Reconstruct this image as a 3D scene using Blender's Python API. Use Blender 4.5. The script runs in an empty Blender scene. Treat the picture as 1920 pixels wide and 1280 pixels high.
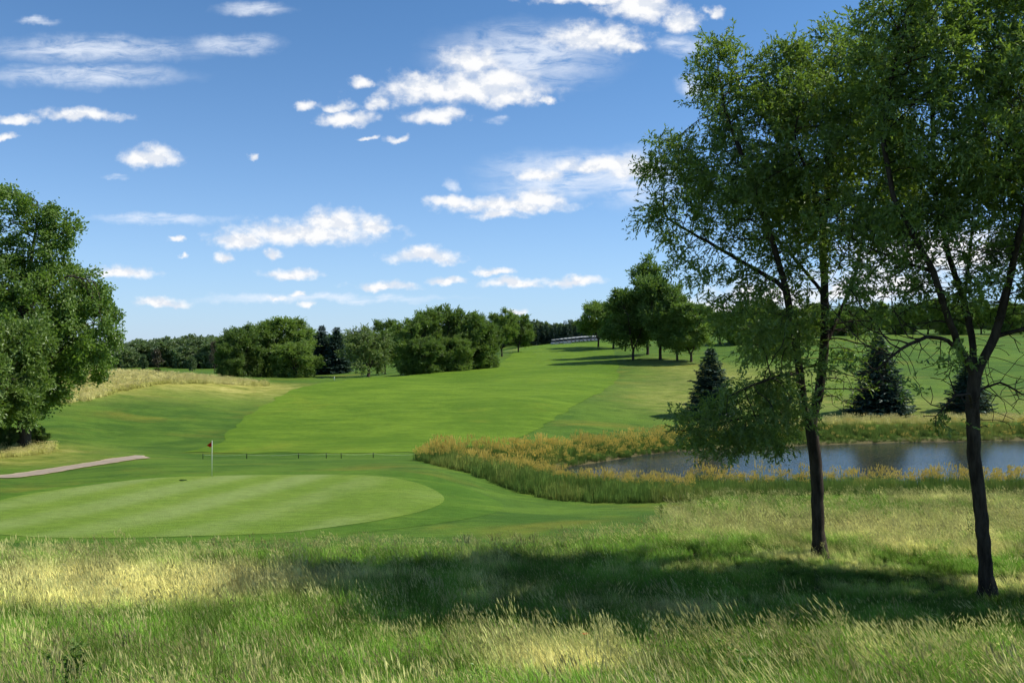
import bpy, math, random
import numpy as np
from mathutils import Vector

R = math.radians
rng = np.random.default_rng(7)
random.seed(7)
scene = bpy.context.scene
COL = scene.collection

# ------------------------------------------------------------------ camera
EYE = 10.3            # metres above the pond
FOC = 1600.0          # focal length in photograph pixels (30 mm on 36 mm film)
cam_data = bpy.data.cameras.new('camera')
cam_data.lens = 30.0
cam_data.sensor_width = 36.0
cam_data.clip_start = 0.2
cam_data.clip_end = 9000.0
cam = bpy.data.objects.new('camera', cam_data)
COL.objects.link(cam)
cam.location = (0, 0, EYE)
cam.rotation_euler = (R(90.358), 0, 0)
scene.camera = cam

# ------------------------------------------------------------------ sun and sky
SUN_EL, SUN_AZ = R(48.5), R(9)          # azimuth measured from +X (right) towards +Y (away)
sun_dir = Vector((math.cos(SUN_EL) * math.cos(SUN_AZ), math.cos(SUN_EL) * math.sin(SUN_AZ), math.sin(SUN_EL)))
sd = bpy.data.lights.new('sun', 'SUN')
sd.energy = 5.0
sd.angle = R(0.53)
sd.color = (1.0, 0.95, 0.86)
sun = bpy.data.objects.new('sun', sd)
COL.objects.link(sun)
sun.rotation_euler = sun_dir.to_track_quat('Z', 'Y').to_euler()
sun.location = (60, 10, 70)

world = bpy.data.worlds.new('World')
scene.world = world
world.use_nodes = True
SKY_STRENGTH = 0.125

def N(tree, typ, **kw):
    n = tree.nodes.new(typ)
    for k, v in kw.items():
        setattr(n, k, v)
    return n

def L(tree, a, b):
    tree.links.new(a, b)

def math_node(t, op, a, b=None, clamp=False):
    n = N(t, 'ShaderNodeMath', operation=op, use_clamp=clamp)
    for i, v in enumerate((a, b)):
        if v is None:
            continue
        if hasattr(v, 'links'):
            L(t, v, n.inputs[i])
        else:
            n.inputs[i].default_value = v
    return n.outputs[0]

# clouds: (x, y, half width, half height) in photograph pixels, turned into directions
CUMULUS = [
    (870, 172, 160, 40), (885, 118, 62, 34), (940, 150, 70, 30), (960, 182, 60, 27), (790, 160, 68, 26), (655, 226, 54, 18), (632, 202, 34, 14),
    (569, 203, 20, 13), (718, 196, 34, 19), (678, 158, 20, 15), (820, 217, 56, 19), (1030, 188, 18, 9),
    (1115, 74, 98, 30), (1185, 90, 34, 16), (1120, -2, 130, 15), (1200, 12, 75, 42), (1275, 42, 42, 24), (1338, 24, 16, 15),
    (283, 297, 56, 27), (148, 217, 82, 16), (28, 226, 44, 11), (8, 255, 30, 8),
    (570, 440, 150, 28), (630, 422, 78, 30), (455, 452, 58, 22), (698, 425, 40, 18), (424, 484, 20, 12), (508, 478, 18, 10),
    (478, 297, 12, 10), (800, 482, 76, 18), (790, 474, 34, 15),
    (548, 516, 54, 13), (720, 536, 64, 11), (835, 525, 37, 10), (928, 510, 34, 11), (965, 532, 60, 12), (1075, 529, 58, 13),
    (228, 512, 68, 14), (297, 570, 56, 12), (330, 450, 14, 7), (343, 481, 10, 6), (580, 575, 20, 9), (524, 561, 17, 6), (562, 552, 22, 7),
    (950, 386, 135, 19), (1130, 312, 110, 20), (1010, 332, 50, 15), (1190, 326, 60, 22), (1005, 378, 60, 24), (850, 380, 50, 14), (930, 402, 52, 13), (745, 262, 26, 8), (682, 260, 17, 5),
    (970, 587, 22, 9), (1330, 590, 110, 40), (1450, 560, 120, 40), (1760, 480, 190, 60), (1640, 540, 150, 45),
    (2150, 420, 160, 40), (2500, 250, 220, 60), (-350, 380, 160, 36), (-420, 140, 200, 50), (-900, 300, 220, 50), (2900, 480, 200, 40)]
WISPS = [
    (170, 92, 215, 27), (435, 84, 92, 20), (70, 40, 40, 9), (150, 142, 200, 22), (475, 14, 70, 14),
    (985, 105, 175, 66), (1090, 322, 185, 42), (1190, 335, 95, 55), (1040, 345, 130, 30), (300, 411, 130, 11), (848, 350, 14, 14), (1300, 160, 30, 24), (930, 225, 25, 9),
    (1275, 85, 45, 22), (215, 335, 28, 6), (600, 560, 260, 9), (-300, 60, 240, 30), (2250, 120, 260, 40)]

def build_sky(t):
    out = N(t, 'ShaderNodeOutputWorld')
    sky = N(t, 'ShaderNodeTexSky', sky_type='NISHITA')
    sky.sun_disc = False
    sky.sun_elevation = SUN_EL
    sky.sun_rotation = math.pi / 2 - SUN_AZ
    sky.altitude = 0
    sky.air_density = 0.6
    sky.dust_density = 0.2
    sky.ozone_density = 6.0
    k = 1.0 / SKY_STRENGTH
    tc = N(t, 'ShaderNodeTexCoord')
    sep = N(t, 'ShaderNodeSeparateXYZ')
    L(t, tc.outputs['Generated'], sep.inputs[0])
    # white balance of the sky and the pale summer haze low over the horizon, the same all round
    tint = N(t, 'ShaderNodeVectorMath', operation='MULTIPLY')
    L(t, sky.outputs[0], tint.inputs[0]); tint.inputs[1].default_value = (0.73, 1.16, 1.26)
    zz = math_node(t, 'MAXIMUM', sep.outputs['Z'], 0.0)
    hz = math_node(t, 'EXPONENT', math_node(t, 'MULTIPLY', zz, -1 / 0.135))
    base = N(t, 'ShaderNodeMixRGB')
    L(t, hz, base.inputs['Fac']); L(t, tint.outputs[0], base.inputs[1])
    base.inputs[2].default_value = (0.50 * k, 0.615 * k, 0.74 * k, 1)
    base = base.outputs[0]
    ay = math_node(t, 'MAXIMUM', math_node(t, 'ABSOLUTE', sep.outputs['Y']), 0.05)
    p = N(t, 'ShaderNodeCombineXYZ')
    L(t, math_node(t, 'DIVIDE', sep.outputs['X'], ay), p.inputs[0]); L(t, math_node(t, 'DIVIDE', sep.outputs['Z'], ay), p.inputs[1])
    p = p.outputs[0]

    def noise(scale, detail, rough, vec, stretch=(1, 1, 1), dist=0.0):
        m = N(t, 'ShaderNodeVectorMath', operation='MULTIPLY')
        L(t, vec, m.inputs[0]); m.inputs[1].default_value = stretch
        n = N(t, 'ShaderNodeTexNoise')
        n.inputs['Scale'].default_value = scale
        n.inputs['Detail'].default_value = detail
        n.inputs['Roughness'].default_value = rough
        n.inputs['Distortion'].default_value = dist
        L(t, m.outputs[0], n.inputs['Vector'])
        return n.outputs

    # warp the coordinates a little so that outlines billow
    wn = noise(30, 4, 0.6, p)
    w1 = N(t, 'ShaderNodeVectorMath', operation='SUBTRACT')
    L(t, wn['Color'], w1.inputs[0]); w1.inputs[1].default_value = (.5, .5, .5)
    w2 = N(t, 'ShaderNodeVectorMath', operation='MULTIPLY_ADD')
    L(t, w1.outputs[0], w2.inputs[0]); w2.inputs[1].default_value = (0.040, 0.022, 0); L(t, p, w2.inputs[2])
    pw = w2.outputs[0]

    def field(blobs, vec, below):
        acc = None
        for (x, y, rx, ry) in blobs:
            cx, cy, sx, sy = (x - 960) / FOC, (650 - y) / FOC, FOC / rx, FOC / ry
            a = N(t, 'ShaderNodeVectorMath', operation='MULTIPLY_ADD')
            L(t, vec, a.inputs[0]); a.inputs[1].default_value = (sx, sy, 0); a.inputs[2].default_value = (-cx * sx, -cy * sy, 0)
            v = a.outputs[0]
            if below != 1:
                b = N(t, 'ShaderNodeVectorMath', operation='MULTIPLY')
                L(t, v, b.inputs[0]); b.inputs[1].default_value = (-1, -below, 0)
                c = N(t, 'ShaderNodeVectorMath', operation='MAXIMUM')
                L(t, v, c.inputs[0]); L(t, b.outputs[0], c.inputs[1])
                v = c.outputs[0]
            ln = N(t, 'ShaderNodeVectorMath', operation='LENGTH')
            L(t, v, ln.inputs[0])
            acc = ln.outputs['Value'] if acc is None else math_node(t, 'MINIMUM', acc, ln.outputs['Value'])
        return acc

    def ramp(val, lo, hi):
        m = N(t, 'ShaderNodeMapRange', interpolation_type='SMOOTHSTEP')
        L(t, val, m.inputs['Value'])
        m.inputs['From Min'].default_value = lo; m.inputs['From Max'].default_value = hi
        m.inputs['To Min'].default_value = 0; m.inputs['To Max'].default_value = 1
        return m.outputs[0]

    fine = noise(54, 6, 0.57, p, (0.85, 1.15, 1))['Fac']
    d = field(CUMULUS, pw, 1.5)
    d = math_node(t, 'ADD', d, math_node(t, 'MULTIPLY', math_node(t, 'SUBTRACT', fine, 0.5), 1.5))
    cum = ramp(d, 1.30, 0.26)
    streak = noise(46, 6, 0.66, p, (0.45, 1.6, 1), 0.6)['Fac']
    dw = field(WISPS, pw, 1)
    wm = ramp(dw, 1.3, 0.1)
    wisp = math_node(t, 'MULTIPLY', wm, ramp(streak, 0.24, 0.66))
    wisp = math_node(t, 'MULTIPLY', wisp, 0.78)
    # billows: the side towards the sun (up, to the right) is brighter, undersides a little greyer
    ofs = N(t, 'ShaderNodeVectorMath', operation='ADD')
    L(t, p, ofs.inputs[0]); ofs.inputs[1].default_value = (0.004, 0.011, 0)
    fine2 = noise(54, 6, 0.57, ofs.outputs[0], (0.85, 1.15, 1))['Fac']
    relief = ramp(math_node(t, 'SUBTRACT', fine2, fine), -0.10, 0.07)
    tone = N(t, 'ShaderNodeMixRGB')
    L(t, relief, tone.inputs['Fac'])
    tone.inputs[1].default_value = (0.70 * k, 0.74 * k, 0.81 * k, 1)
    tone.inputs[2].default_value = (0.875 * k, 0.88 * k, 0.89 * k, 1)
    m1 = N(t, 'ShaderNodeMixRGB')
    L(t, wisp, m1.inputs['Fac']); L(t, base, m1.inputs[1])
    m1.inputs[2].default_value = (0.80 * k, 0.85 * k, 0.93 * k, 1)
    m2 = N(t, 'ShaderNodeMixRGB')
    L(t, cum, m2.inputs['Fac']); L(t, m1.outputs[0], m2.inputs[1]); L(t, tone.outputs[0], m2.inputs[2])
    bg = N(t, 'ShaderNodeBackground')
    bg.inputs['Strength'].default_value = SKY_STRENGTH
    L(t, m2.outputs[0], bg.inputs['Color'])
    # the rest of the sky: the same blue with loose clouds of the same kind
    other = N(t, 'ShaderNodeTexNoise')
    other.inputs['Scale'].default_value = 5.5; other.inputs['Detail'].default_value = 3
    st = N(t, 'ShaderNodeVectorMath', operation='MULTIPLY')
    L(t, tc.outputs['Generated'], st.inputs[0]); st.inputs[1].default_value = (1, 1, 2.4)
    L(t, st.outputs[0], other.inputs['Vector'])
    m3 = N(t, 'ShaderNodeMixRGB')
    L(t, ramp(other.outputs['Fac'], .56, .70), m3.inputs['Fac']); L(t, base, m3.inputs[1])
    m3.inputs[2].default_value = (0.9 * k, 0.92 * k, 0.95 * k, 1)
    bg2 = N(t, 'ShaderNodeBackground')
    bg2.inputs['Strength'].default_value = SKY_STRENGTH
    L(t, m3.outputs[0], bg2.inputs['Color'])
    front = math_node(t, 'MULTIPLY', math_node(t, 'GREATER_THAN', sep.outputs['Y'], .62), math_node(t, 'LESS_THAN', sep.outputs['Z'], .5))
    ms = N(t, 'ShaderNodeMixShader')
    L(t, front, ms.inputs[0]); L(t, bg2.outputs[0], ms.inputs[1]); L(t, bg.outputs[0], ms.inputs[2])
    L(t, ms.outputs[0], out.inputs['Surface'])

world.node_tree.nodes.clear()
build_sky(world.node_tree)
world.cycles.sampling_method = 'MANUAL'
world.cycles.sample_map_resolution = 512

# ------------------------------------------------------------------ exposure and render
vs = scene.view_settings
vs.view_transform = 'Standard'
vs.look = 'None'
vs.exposure = 0.18
vs.gamma = 1.0
vs.use_curve_mapping = False
cy = scene.cycles
cy.max_bounces = 4
cy.diffuse_bounces = 2
cy.glossy_bounces = 3
cy.transmission_bounces = 4
cy.transparent_max_bounces = 4
cy.caustics_reflective = False
cy.caustics_refractive = False
cy.sample_clamp_indirect = 6.0
cy.use_adaptive_sampling = True
cy.adaptive_threshold = 0.03
try:
    cy.use_denoising = True
    cy.denoiser = 'OPENIMAGEDENOISE'
except Exception:
    pass

# ------------------------------------------------------------------ helpers
def raw_mesh(name, verts, faces_list, smooth=False):
    """verts (n,3); faces_list: list of integer arrays, each (m,k)."""
    me = bpy.data.meshes.new(name)
    verts = np.asarray(verts, dtype=np.float32)
    faces_list = [np.asarray(f, dtype=np.int32) for f in faces_list if len(f)]
    me.vertices.add(len(verts))
    me.vertices.foreach_set('co', verts.ravel())
    nl = sum(f.size for f in faces_list)
    npoly = sum(len(f) for f in faces_list)
    if npoly:
        me.loops.add(nl)
        me.polygons.add(npoly)
        me.loops.foreach_set('vertex_index', np.concatenate([f.ravel() for f in faces_list]))
        sizes = np.concatenate([np.full(len(f), f.shape[1], np.int32) for f in faces_list])
        starts = np.concatenate([[0], np.cumsum(sizes)[:-1]]).astype(np.int32)
        me.polygons.foreach_set('loop_start', starts)
        me.polygons.foreach_set('use_smooth', np.full(npoly, smooth, dtype=bool))
    me.update(calc_edges=True)
    return me

def attr(me, name, data, typ='FLOAT', domain='POINT'):
    a = me.attributes.new(name, typ, domain)
    data = np.asarray(data)
    if typ == 'FLOAT':
        a.data.foreach_set('value', data.astype(np.float32).ravel())
    elif typ == 'INT':
        a.data.foreach_set('value', data.astype(np.int32).ravel())
    elif typ == 'FLOAT_VECTOR':
        a.data.foreach_set('vector', data.astype(np.float32).ravel())

def obj(name, me, mat=None, parent=None, label=None, cat=None, group=None, kind=None, loc=None):
    o = bpy.data.objects.new(name, me)
    COL.objects.link(o)
    if mat is not None and me is not None and not me.materials:
        me.materials.append(mat)
    if parent is not None:
        o.parent = parent
    if loc is not None:
        o.location = loc
    for k, v in (('label', label), ('category', cat), ('group', group), ('kind', kind)):
        if v:
            o[k] = v
    return o

def merge(parts):
    """list of (verts, [faces]) -> verts, faces"""
    vs_, fs_, off = [], [], 0
    for v, fl in parts:
        v = np.asarray(v, float)
        vs_.append(v)
        for f in fl:
            fs_.append(np.asarray(f, int) + off)
        off += len(v)
    by = {}
    for f in fs_:
        by.setdefault(f.shape[1], []).append(f)
    return np.concatenate(vs_), [np.concatenate(x) for x in by.values()]

def box(cx, cy_, cz, sx, sy, sz, taper=1.0):
    v = []
    for z, k in ((-1, 1.0), (1, taper)):
        for x, y in ((-1, -1), (1, -1), (1, 1), (-1, 1)):
            v.append((cx + x * sx / 2 * k, cy_ + y * sy / 2 * k, cz + z * sz / 2))
    f = [(3, 2, 1, 0), (4, 5, 6, 7), (0, 1, 5, 4), (1, 2, 6, 5), (2, 3, 7, 6), (3, 0, 4, 7)]
    return np.array(v), [np.array(f)]

def tube(pts, rad, k=8, cap=True):
    pts = np.asarray(pts, float)
    rad = np.broadcast_to(np.asarray(rad, float), (len(pts),))
    T = np.gradient(pts, axis=0)
    T /= np.linalg.norm(T, axis=1)[:, None] + 1e-9
    ref = np.where(np.abs(T[:, 2:3]) < .9, [[0, 0, 1.]], [[1., 0, 0]])
    A = np.cross(T, ref); A /= np.linalg.norm(A, axis=1)[:, None]
    B = np.cross(T, A)
    ang = np.arange(k) / k * 2 * np.pi
    v = pts[:, None] + rad[:, None, None] * (np.cos(ang)[None, :, None] * A[:, None] + np.sin(ang)[None, :, None] * B[:, None])
    v = v.reshape(-1, 3)
    i = np.arange(len(pts) - 1)[:, None] * k; j = np.arange(k)[None]; j2 = (j + 1) % k
    f = np.stack([i + j, i + j2, i + k + j2, i + k + j], -1).reshape(-1, 4)
    fl = [f]
    if cap:
        n = len(v)
        v = np.concatenate([v, pts[:1], pts[-1:]])
        a = np.arange(k); b = (a + 1) % k
        e = (len(pts) - 1) * k
        fl.append(np.concatenate([np.stack([b, a, np.full(k, n)], -1), np.stack([e + a, e + b, np.full(k, n + 1)], -1)]))
    return v, fl

# value noise in numpy
_perm = np.random.default_rng(3).random((256, 256))
def vnoise(x, y):
    xi, yi = np.floor(x).astype(int), np.floor(y).astype(int)
    fx, fy = x - xi, y - yi
    fx, fy = fx * fx * (3 - 2 * fx), fy * fy * (3 - 2 * fy)
    g = lambda a, b: _perm[a & 255, b & 255]
    return (g(xi, yi) * (1 - fx) + g(xi + 1, yi) * fx) * (1 - fy) + (g(xi, yi + 1) * (1 - fx) + g(xi + 1, yi + 1) * fx) * fy
def fbm(x, y, o=4):
    s, a, t = 0, .5, 0
    for i in range(o):
        s = s + a * vnoise(x * 2 ** i + 17.3 * i, y * 2 ** i + 9.1 * i); t += a; a *= .5
    return s / t
def sstep(a, b, x):
    t = np.clip((x - a) / (b - a), 0, 1)
    return t * t * (3 - 2 * t)

# ------------------------------------------------------------------ terrain heights
def zat(py, D):
    return EYE + (650 - py) / FOC * D
CTRL = []
def ctl(px, D, py=None, z=None):
    CTRL.append(((px - 960) / FOC, D, z if z is not None else zat(py, D)))
for px in (-900, -200, 400, 960, 1500, 2100, 2800):
    ctl(px, 3, z=8.1); ctl(px, 6, z=6.95); ctl(px, 9, z=5.9); ctl(px, 12.5, z=4.9)
    ctl(px, 15, z=4.3); ctl(px, 18, z=3.75)
for px in (-900, -200, 300, 700, 1000):
    ctl(px, 23, z=3.15); ctl(px, 28, z=2.9); ctl(px, 33, 1024)
for px in (1300, 1535, 1850, 2200, 2800):
    ctl(px, 24, z=3.2); ctl(px, 28, 1044); ctl(px, 33, z=2.75); ctl(px, 40, z=1.95); ctl(px, 50, z=1.25); ctl(px, 58, z=0.6)
for px in (-100, 250, 560, 830):
    ctl(px, 36, 1004); ctl(px, 45, 940); ctl(px, 54, 888)
ctl(1100, 38, z=2.1); ctl(1230, 42, z=1.85); ctl(1100, 47, z=1.35); ctl(950, 52, z=1.3); ctl(1000, 42, z=1.9)
ctl(-900, 45, z=2.6); ctl(-900, 65, z=2.4)
ctl(0, 57.5, 894); ctl(130, 62, 877); ctl(260, 66, 862); ctl(-200, 58, z=1.9)
for px in (400, 600, 780):
    ctl(px, 60, 870); ctl(px, 66, 861.5); ctl(px, 71, 859)
for px in (450, 650, 850):
    ctl(px, 80, 836); ctl(px, 90, 806); ctl(px, 100, 776); ctl(px, 115, 742)
ctl(600, 130, 719); ctl(620, 140, 713); ctl(700, 145, 708); ctl(700, 130, 718); ctl(820, 145, 712); ctl(820, 165, 699)
ctl(700, 165, 709); ctl(600, 165, 714); ctl(900, 190, 685); ctl(940, 170, 693); ctl(800, 200, 690)
ctl(1000, 110, 750); ctl(1000, 130, 722); ctl(1000, 160, 698); ctl(1050, 190, 680); ctl(1050, 240, 661); ctl(1060, 300, 646); ctl(1070, 330, 641.5)
ctl(1000, 300, 648); ctl(960, 240, 662)
ctl(1250, 100, 795); ctl(1250, 120, 746); ctl(1250, 150, 706); ctl(1250, 180, 676); ctl(1250, 220, 655); ctl(1250, 300, 638); ctl(1150, 100, 790)
for px in (1550, 1750, 2000, 2600):
    ctl(px, 98, 796); ctl(px, 105, 778); ctl(px, 130, 730); ctl(px, 160, 690); ctl(px, 200, 655); ctl(px, 250, 632); ctl(px, 300, 622)
ctl(45, 75, 835); ctl(100, 85, 797); ctl(200, 85, 814); ctl(200, 95, 772); ctl(200, 110, 728); ctl(200, 120, 705); ctl(0, 120, 694); ctl(0, 95, 760)
ctl(400, 95, 786); ctl(400, 110, 746); ctl(400, 122, 718); ctl(500, 125, 724); ctl(-400, 120, z=8); ctl(-400, 85, z=4); ctl(-900, 110, z=8)
for px in (-900, -300, 0, 200, 400, 600):
    ctl(px, 160, z=4.6); ctl(px, 250, 697); ctl(px, 400, 691)
ctl(700, 250, 690); ctl(800, 300, 680); ctl(900, 320, z=6)
for px in (-900, 200, 700):
    ctl(px, 700, z=0); ctl(px, 3000, z=2)
for px in (1050, 1300, 1700, 2600):
    ctl(px, 420, z=13.5 if px < 1400 else 18); ctl(px, 700, z=12); ctl(px, 3000, z=6)
CT = np.array(CTRL)
def _feat(u, D):
    return np.stack([u * 1.3, np.log(D)], -1)
_C = _feat(CT[:, 0], CT[:, 1])
def _kern(a, b):
    d2 = ((a[:, None] - b[None]) ** 2).sum(-1)
    return .5 * d2 * np.log(d2 + 1e-12)
_n = len(_C)
_A = np.zeros((_n + 3, _n + 3))
_A[:_n, :_n] = _kern(_C, _C) + np.eye(_n) * 2e-4
_A[:_n, _n] = 1; _A[:_n, _n + 1:] = _C
_A[_n:, :_n] = _A[:_n, _n:].T
_W = np.linalg.solve(_A, np.concatenate([CT[:, 2], np.zeros(3)]))

def G(px, D):             # ground position seen at photograph column px at distance D
    return ((px - 960) / FOC * D, D)
POND = np.array([G(1000, 72), G(1050, 73), G(1110, 76), G(1200, 81.5), G(1262, 84.5), G(1400, 87.5), G(1540, 90), G(1700, 92.5), G(1920, 94.2), G(2150, 95), G(2500, 90),
                 G(2600, 75), G(2300, 63), G(1920, 60.5), G(1500, 61.5), G(1250, 62.5), G(1120, 64.5), G(1050, 67), G(1000, 69.5)])
def poly_sd(X, Y, P):
    P2 = np.roll(P, -1, 0)
    best = np.full(X.shape, 1e9); ins = np.zeros(X.shape, bool)
    for (x0, y0), (x1, y1) in zip(P, P2):
        dx, dy = x1 - x0, y1 - y0
        t = np.clip(((X - x0) * dx + (Y - y0) * dy) / (dx * dx + dy * dy), 0, 1)
        best = np.minimum(best, np.hypot(X - x0 - t * dx, Y - y0 - t * dy))
        c = ((y0 > Y) != (y1 > Y))
        with np.errstate(divide='ignore', invalid='ignore'):
            xx = x0 + (Y - y0) * dx / (dy if dy != 0 else 1e-9)
        ins ^= c & (X < xx)
    return np.where(ins, -best, best)

def height(X, Y):
    X = np.atleast_1d(np.asarray(X, float)); Y = np.atleast_1d(np.asarray(Y, float))
    sh = X.shape
    X = X.ravel(); Y = Y.ravel()
    D = np.clip(Y, 3, 3000)
    u = np.clip(X / np.maximum(D, 3), -1.25, 1.25)
    q = _feat(u, D)
    out = np.empty(len(q))
    for i in range(0, len(q), 20000):
        s = q[i:i + 20000]
        out[i:i + 20000] = _kern(s, _C) @ _W[:_n] + _W[_n] + s @ _W[_n + 1:]
    near = (Y > 30) & (Y < 140)
    s_ = np.full(len(X), 99.0)
    s_[near] = poly_sd(X[near], Y[near], POND)
    lim = np.where(s_ > 0, 0.12 + .15 * s_ + .025 * s_ ** 2, np.maximum(0.12 + .4 * s_, -1.3))
    out = np.where(s_ > 0, np.minimum(np.maximum(out, 0.22), lim), lim)
    # gentle unevenness
    out += (fbm(X * .11, Y * .11, 3) - .5) * .22 * sstep(3, 20, s_ - 0) * sstep(6, 14, Y)
    return out.reshape(sh)

def at(px, D, dz=0.0):
    x, y = G(px, D)
    return Vector((x, y, float(height(x, y)[0]) + dz))

# ------------------------------------------------------------------ materials
def new_mat(name):
    m = bpy.data.materials.new(name)
    m.use_nodes = True
    t = m.node_tree
    t.nodes.clear()
    out = N(t, 'ShaderNodeOutputMaterial')
    return m, t, out

def tex_noise(t, scale, detail=4, rough=.55, stretch=None, coord='Object', dist=0):
    g = N(t, 'ShaderNodeNewGeometry') if coord == 'World' else N(t, 'ShaderNodeTexCoord')
    v = g.outputs['Position'] if coord == 'World' else g.outputs['Object']
    if stretch:
        m = N(t, 'ShaderNodeVectorMath', operation='MULTIPLY')
        L(t, v, m.inputs[0]); m.inputs[1].default_value = stretch
        v = m.outputs[0]
    n = N(t, 'ShaderNodeTexNoise')
    n.inputs['Scale'].default_value = scale; n.inputs['Detail'].default_value = detail
    n.inputs['Roughness'].default_value = rough; n.inputs['Distortion'].default_value = dist
    L(t, v, n.inputs['Vector'])
    return n.outputs['Fac']

def ramp_col(t, fac, stops):
    r = N(t, 'ShaderNodeValToRGB')
    e = r.color_ramp.elements
    while len(e) < len(stops):
        e.new(0.5)
    for i, (p_, c) in enumerate(stops):
        e[i].position = p_; e[i].color = (*c, 1)
    L(t, fac, r.inputs['Fac'])
    return r.outputs['Color']

def mix(t, fac, a, b, mode='MIX'):
    m = N(t, 'ShaderNodeMixRGB', blend_type=mode)
    for i, v in ((0, fac), (1, a), (2, b)):
        if hasattr(v, 'links'):
            L(t, v, m.inputs[i])
        elif i == 0:
            m.inputs[0].default_value = v
        else:
            m.inputs[i].default_value = (*v, 1)
    return m.outputs[0]

def maprange(t, v, a, b, c=0.0, d=1.0):
    m = N(t, 'ShaderNodeMapRange', interpolation_type='SMOOTHSTEP')
    L(t, v, m.inputs['Value'])
    for k, x in (('From Min', a), ('From Max', b), ('To Min', c), ('To Max', d)):
        m.inputs[k].default_value = x
    return m.outputs[0]

def attribute(t, name, typ='GEOMETRY'):
    return N(t, 'ShaderNodeAttribute', attribute_name=name, attribute_type=typ)

def principled(t, out, color, rough=.8, spec=.2, bump=None, bump_d=.05, bump_s=.6, metallic=0):
    b = N(t, 'ShaderNodeBsdfPrincipled')
    if hasattr(color, 'links'):
        L(t, color, b.inputs['Base Color'])
    else:
        b.inputs['Base Color'].default_value = (*color, 1)
    b.inputs['Roughness'].default_value = rough
    b.inputs['Specular IOR Level'].default_value = spec
    b.inputs['Metallic'].default_value = metallic
    if bump is not None:
        bn = N(t, 'ShaderNodeBump')
        bn.inputs['Distance'].default_value = bump_d; bn.inputs['Strength'].default_value = bump_s
        L(t, bump, bn.inputs['Height']); L(t, bn.outputs[0], b.inputs['Normal'])
    L(t, b.outputs[0], out.inputs['Surface'])
    return b

def plain(name, col, rough=.6, spec=.3, metallic=0, var=.15, scale=8):
    m, t, out = new_mat(name)
    n = tex_noise(t, scale, 4)
    c = mix(t, maprange(t, n, .3, .7), tuple(x * (1 - var) for x in col), tuple(min(1, x * (1 + var)) for x in col))
    principled(t, out, c, rough, spec, metallic=metallic)
    return m

def turf(name, dark, light, yellow, ysel=(.55, .8), stripe=None, extra=None, grain=26):
    """mown grass: broad patches, streaks across the mowing direction, fine grain"""
    m, t, out = new_mat(name)
    broad = tex_noise(t, .055, 4, .6, (1, 1.0, 1), 'World', .4)
    mid = tex_noise(t, .42, 5, .65, (.45, 1.25, 1), 'World', .5)
    fine = tex_noise(t, grain, 3, .7, None, 'World')
    fac = math_node(t, 'ADD', math_node(t, 'MULTIPLY', broad, .45), math_node(t, 'MULTIPLY', mid, .55))
    c = mix(t, maprange(t, fac, .40, .62), dark, light)
    yn = tex_noise(t, .11, 5, .6, (.55, 1.1, 1), 'World', .8)
    c = mix(t, math_node(t, 'MULTIPLY', maprange(t, yn, *ysel), .75), c, yellow)
    if stripe:
        ang, period, amt, col = stripe
        g = N(t, 'ShaderNodeNewGeometry')
        dt = N(t, 'ShaderNodeVectorMath', operation='DOT_PRODUCT')
        L(t, g.outputs['Position'], dt.inputs[0]); dt.inputs[1].default_value = (math.cos(ang) / period, math.sin(ang) / period, 0)
        wob = math_node(t, 'ADD', dt.outputs['Value'], math_node(t, 'MULTIPLY', mid, .10))
        s = math_node(t, 'SINE', math_node(t, 'MULTIPLY', wob, 2 * math.pi))
        blot = maprange(t, broad, .35, .62)
        c = mix(t, math_node(t, 'MULTIPLY', math_node(t, 'MULTIPLY', maprange(t, s, -1.0, 1.0), amt), blot), c, col)
    if extra:
        c = extra(t, c)
    g3 = tex_noise(t, 2.6, 4, .7, (.5, 1.4, 1), 'World', .3)
    g2 = math_node(t, 'MULTIPLY', maprange(t, fine, .25, .75, .78, 1.2), maprange(t, g3, .28, .72, .84, 1.15))
    gm = N(t, 'ShaderNodeVectorMath', operation='SCALE')
    L(t, c, gm.inputs[0]); L(t, g2, gm.inputs['Scale'])
    b = principled(t, out, gm.outputs[0], .9, .08, bump=math_node(t, 'ADD', fine, math_node(t, 'MULTIPLY', mid, 2.0)), bump_d=.06, bump_s=.55)
    b.inputs['Sheen Weight'].default_value = .0
    return m

def ground_extra(t, c):
    dry = attribute(t, 'dry').outputs['Fac']
    tall = attribute(t, 'tall').outputs['Fac']
    n = tex_noise(t, .55, 5, .65, (.6, 1.2, 1), 'World', .6)
    straw = ramp_col(t, n, [(.3, (.17, .19, .032)), (.5, (.30, .29, .065)), (.7, (.46, .42, .13))])
    f = math_node(t, 'MULTIPLY', dry, maprange(t, n, .22, .5, .35, 1.0))
    c = mix(t, f, c, straw)
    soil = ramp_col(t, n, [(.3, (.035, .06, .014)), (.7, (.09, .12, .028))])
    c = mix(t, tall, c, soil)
    mud = attribute(t, 'mud').outputs['Fac']
    return mix(t, mud, c, (.115, .098, .042))

M = {}
M['ground'] = turf('rough_turf', (.050, .108, .014), (.098, .172, .020), (.19, .178, .026), (.52, .76), extra=ground_extra)
M['fairway'] = turf('fairway_turf', (.082, .155, .012), (.134, .218, .018), (.20, .225, .022), (.57, .81))
M['green'] = turf('green_turf', (.122, .200, .024), (.162, .238, .036), (.18, .23, .03), (.6, .85), stripe=(R(-22), 4.6, .55, (.235, .295, .10)), grain=60)
M['fringe'] = turf('fringe_turf', (.060, .130, .013), (.100, .178, .019), (.15, .185, .024), (.6, .85))

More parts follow.
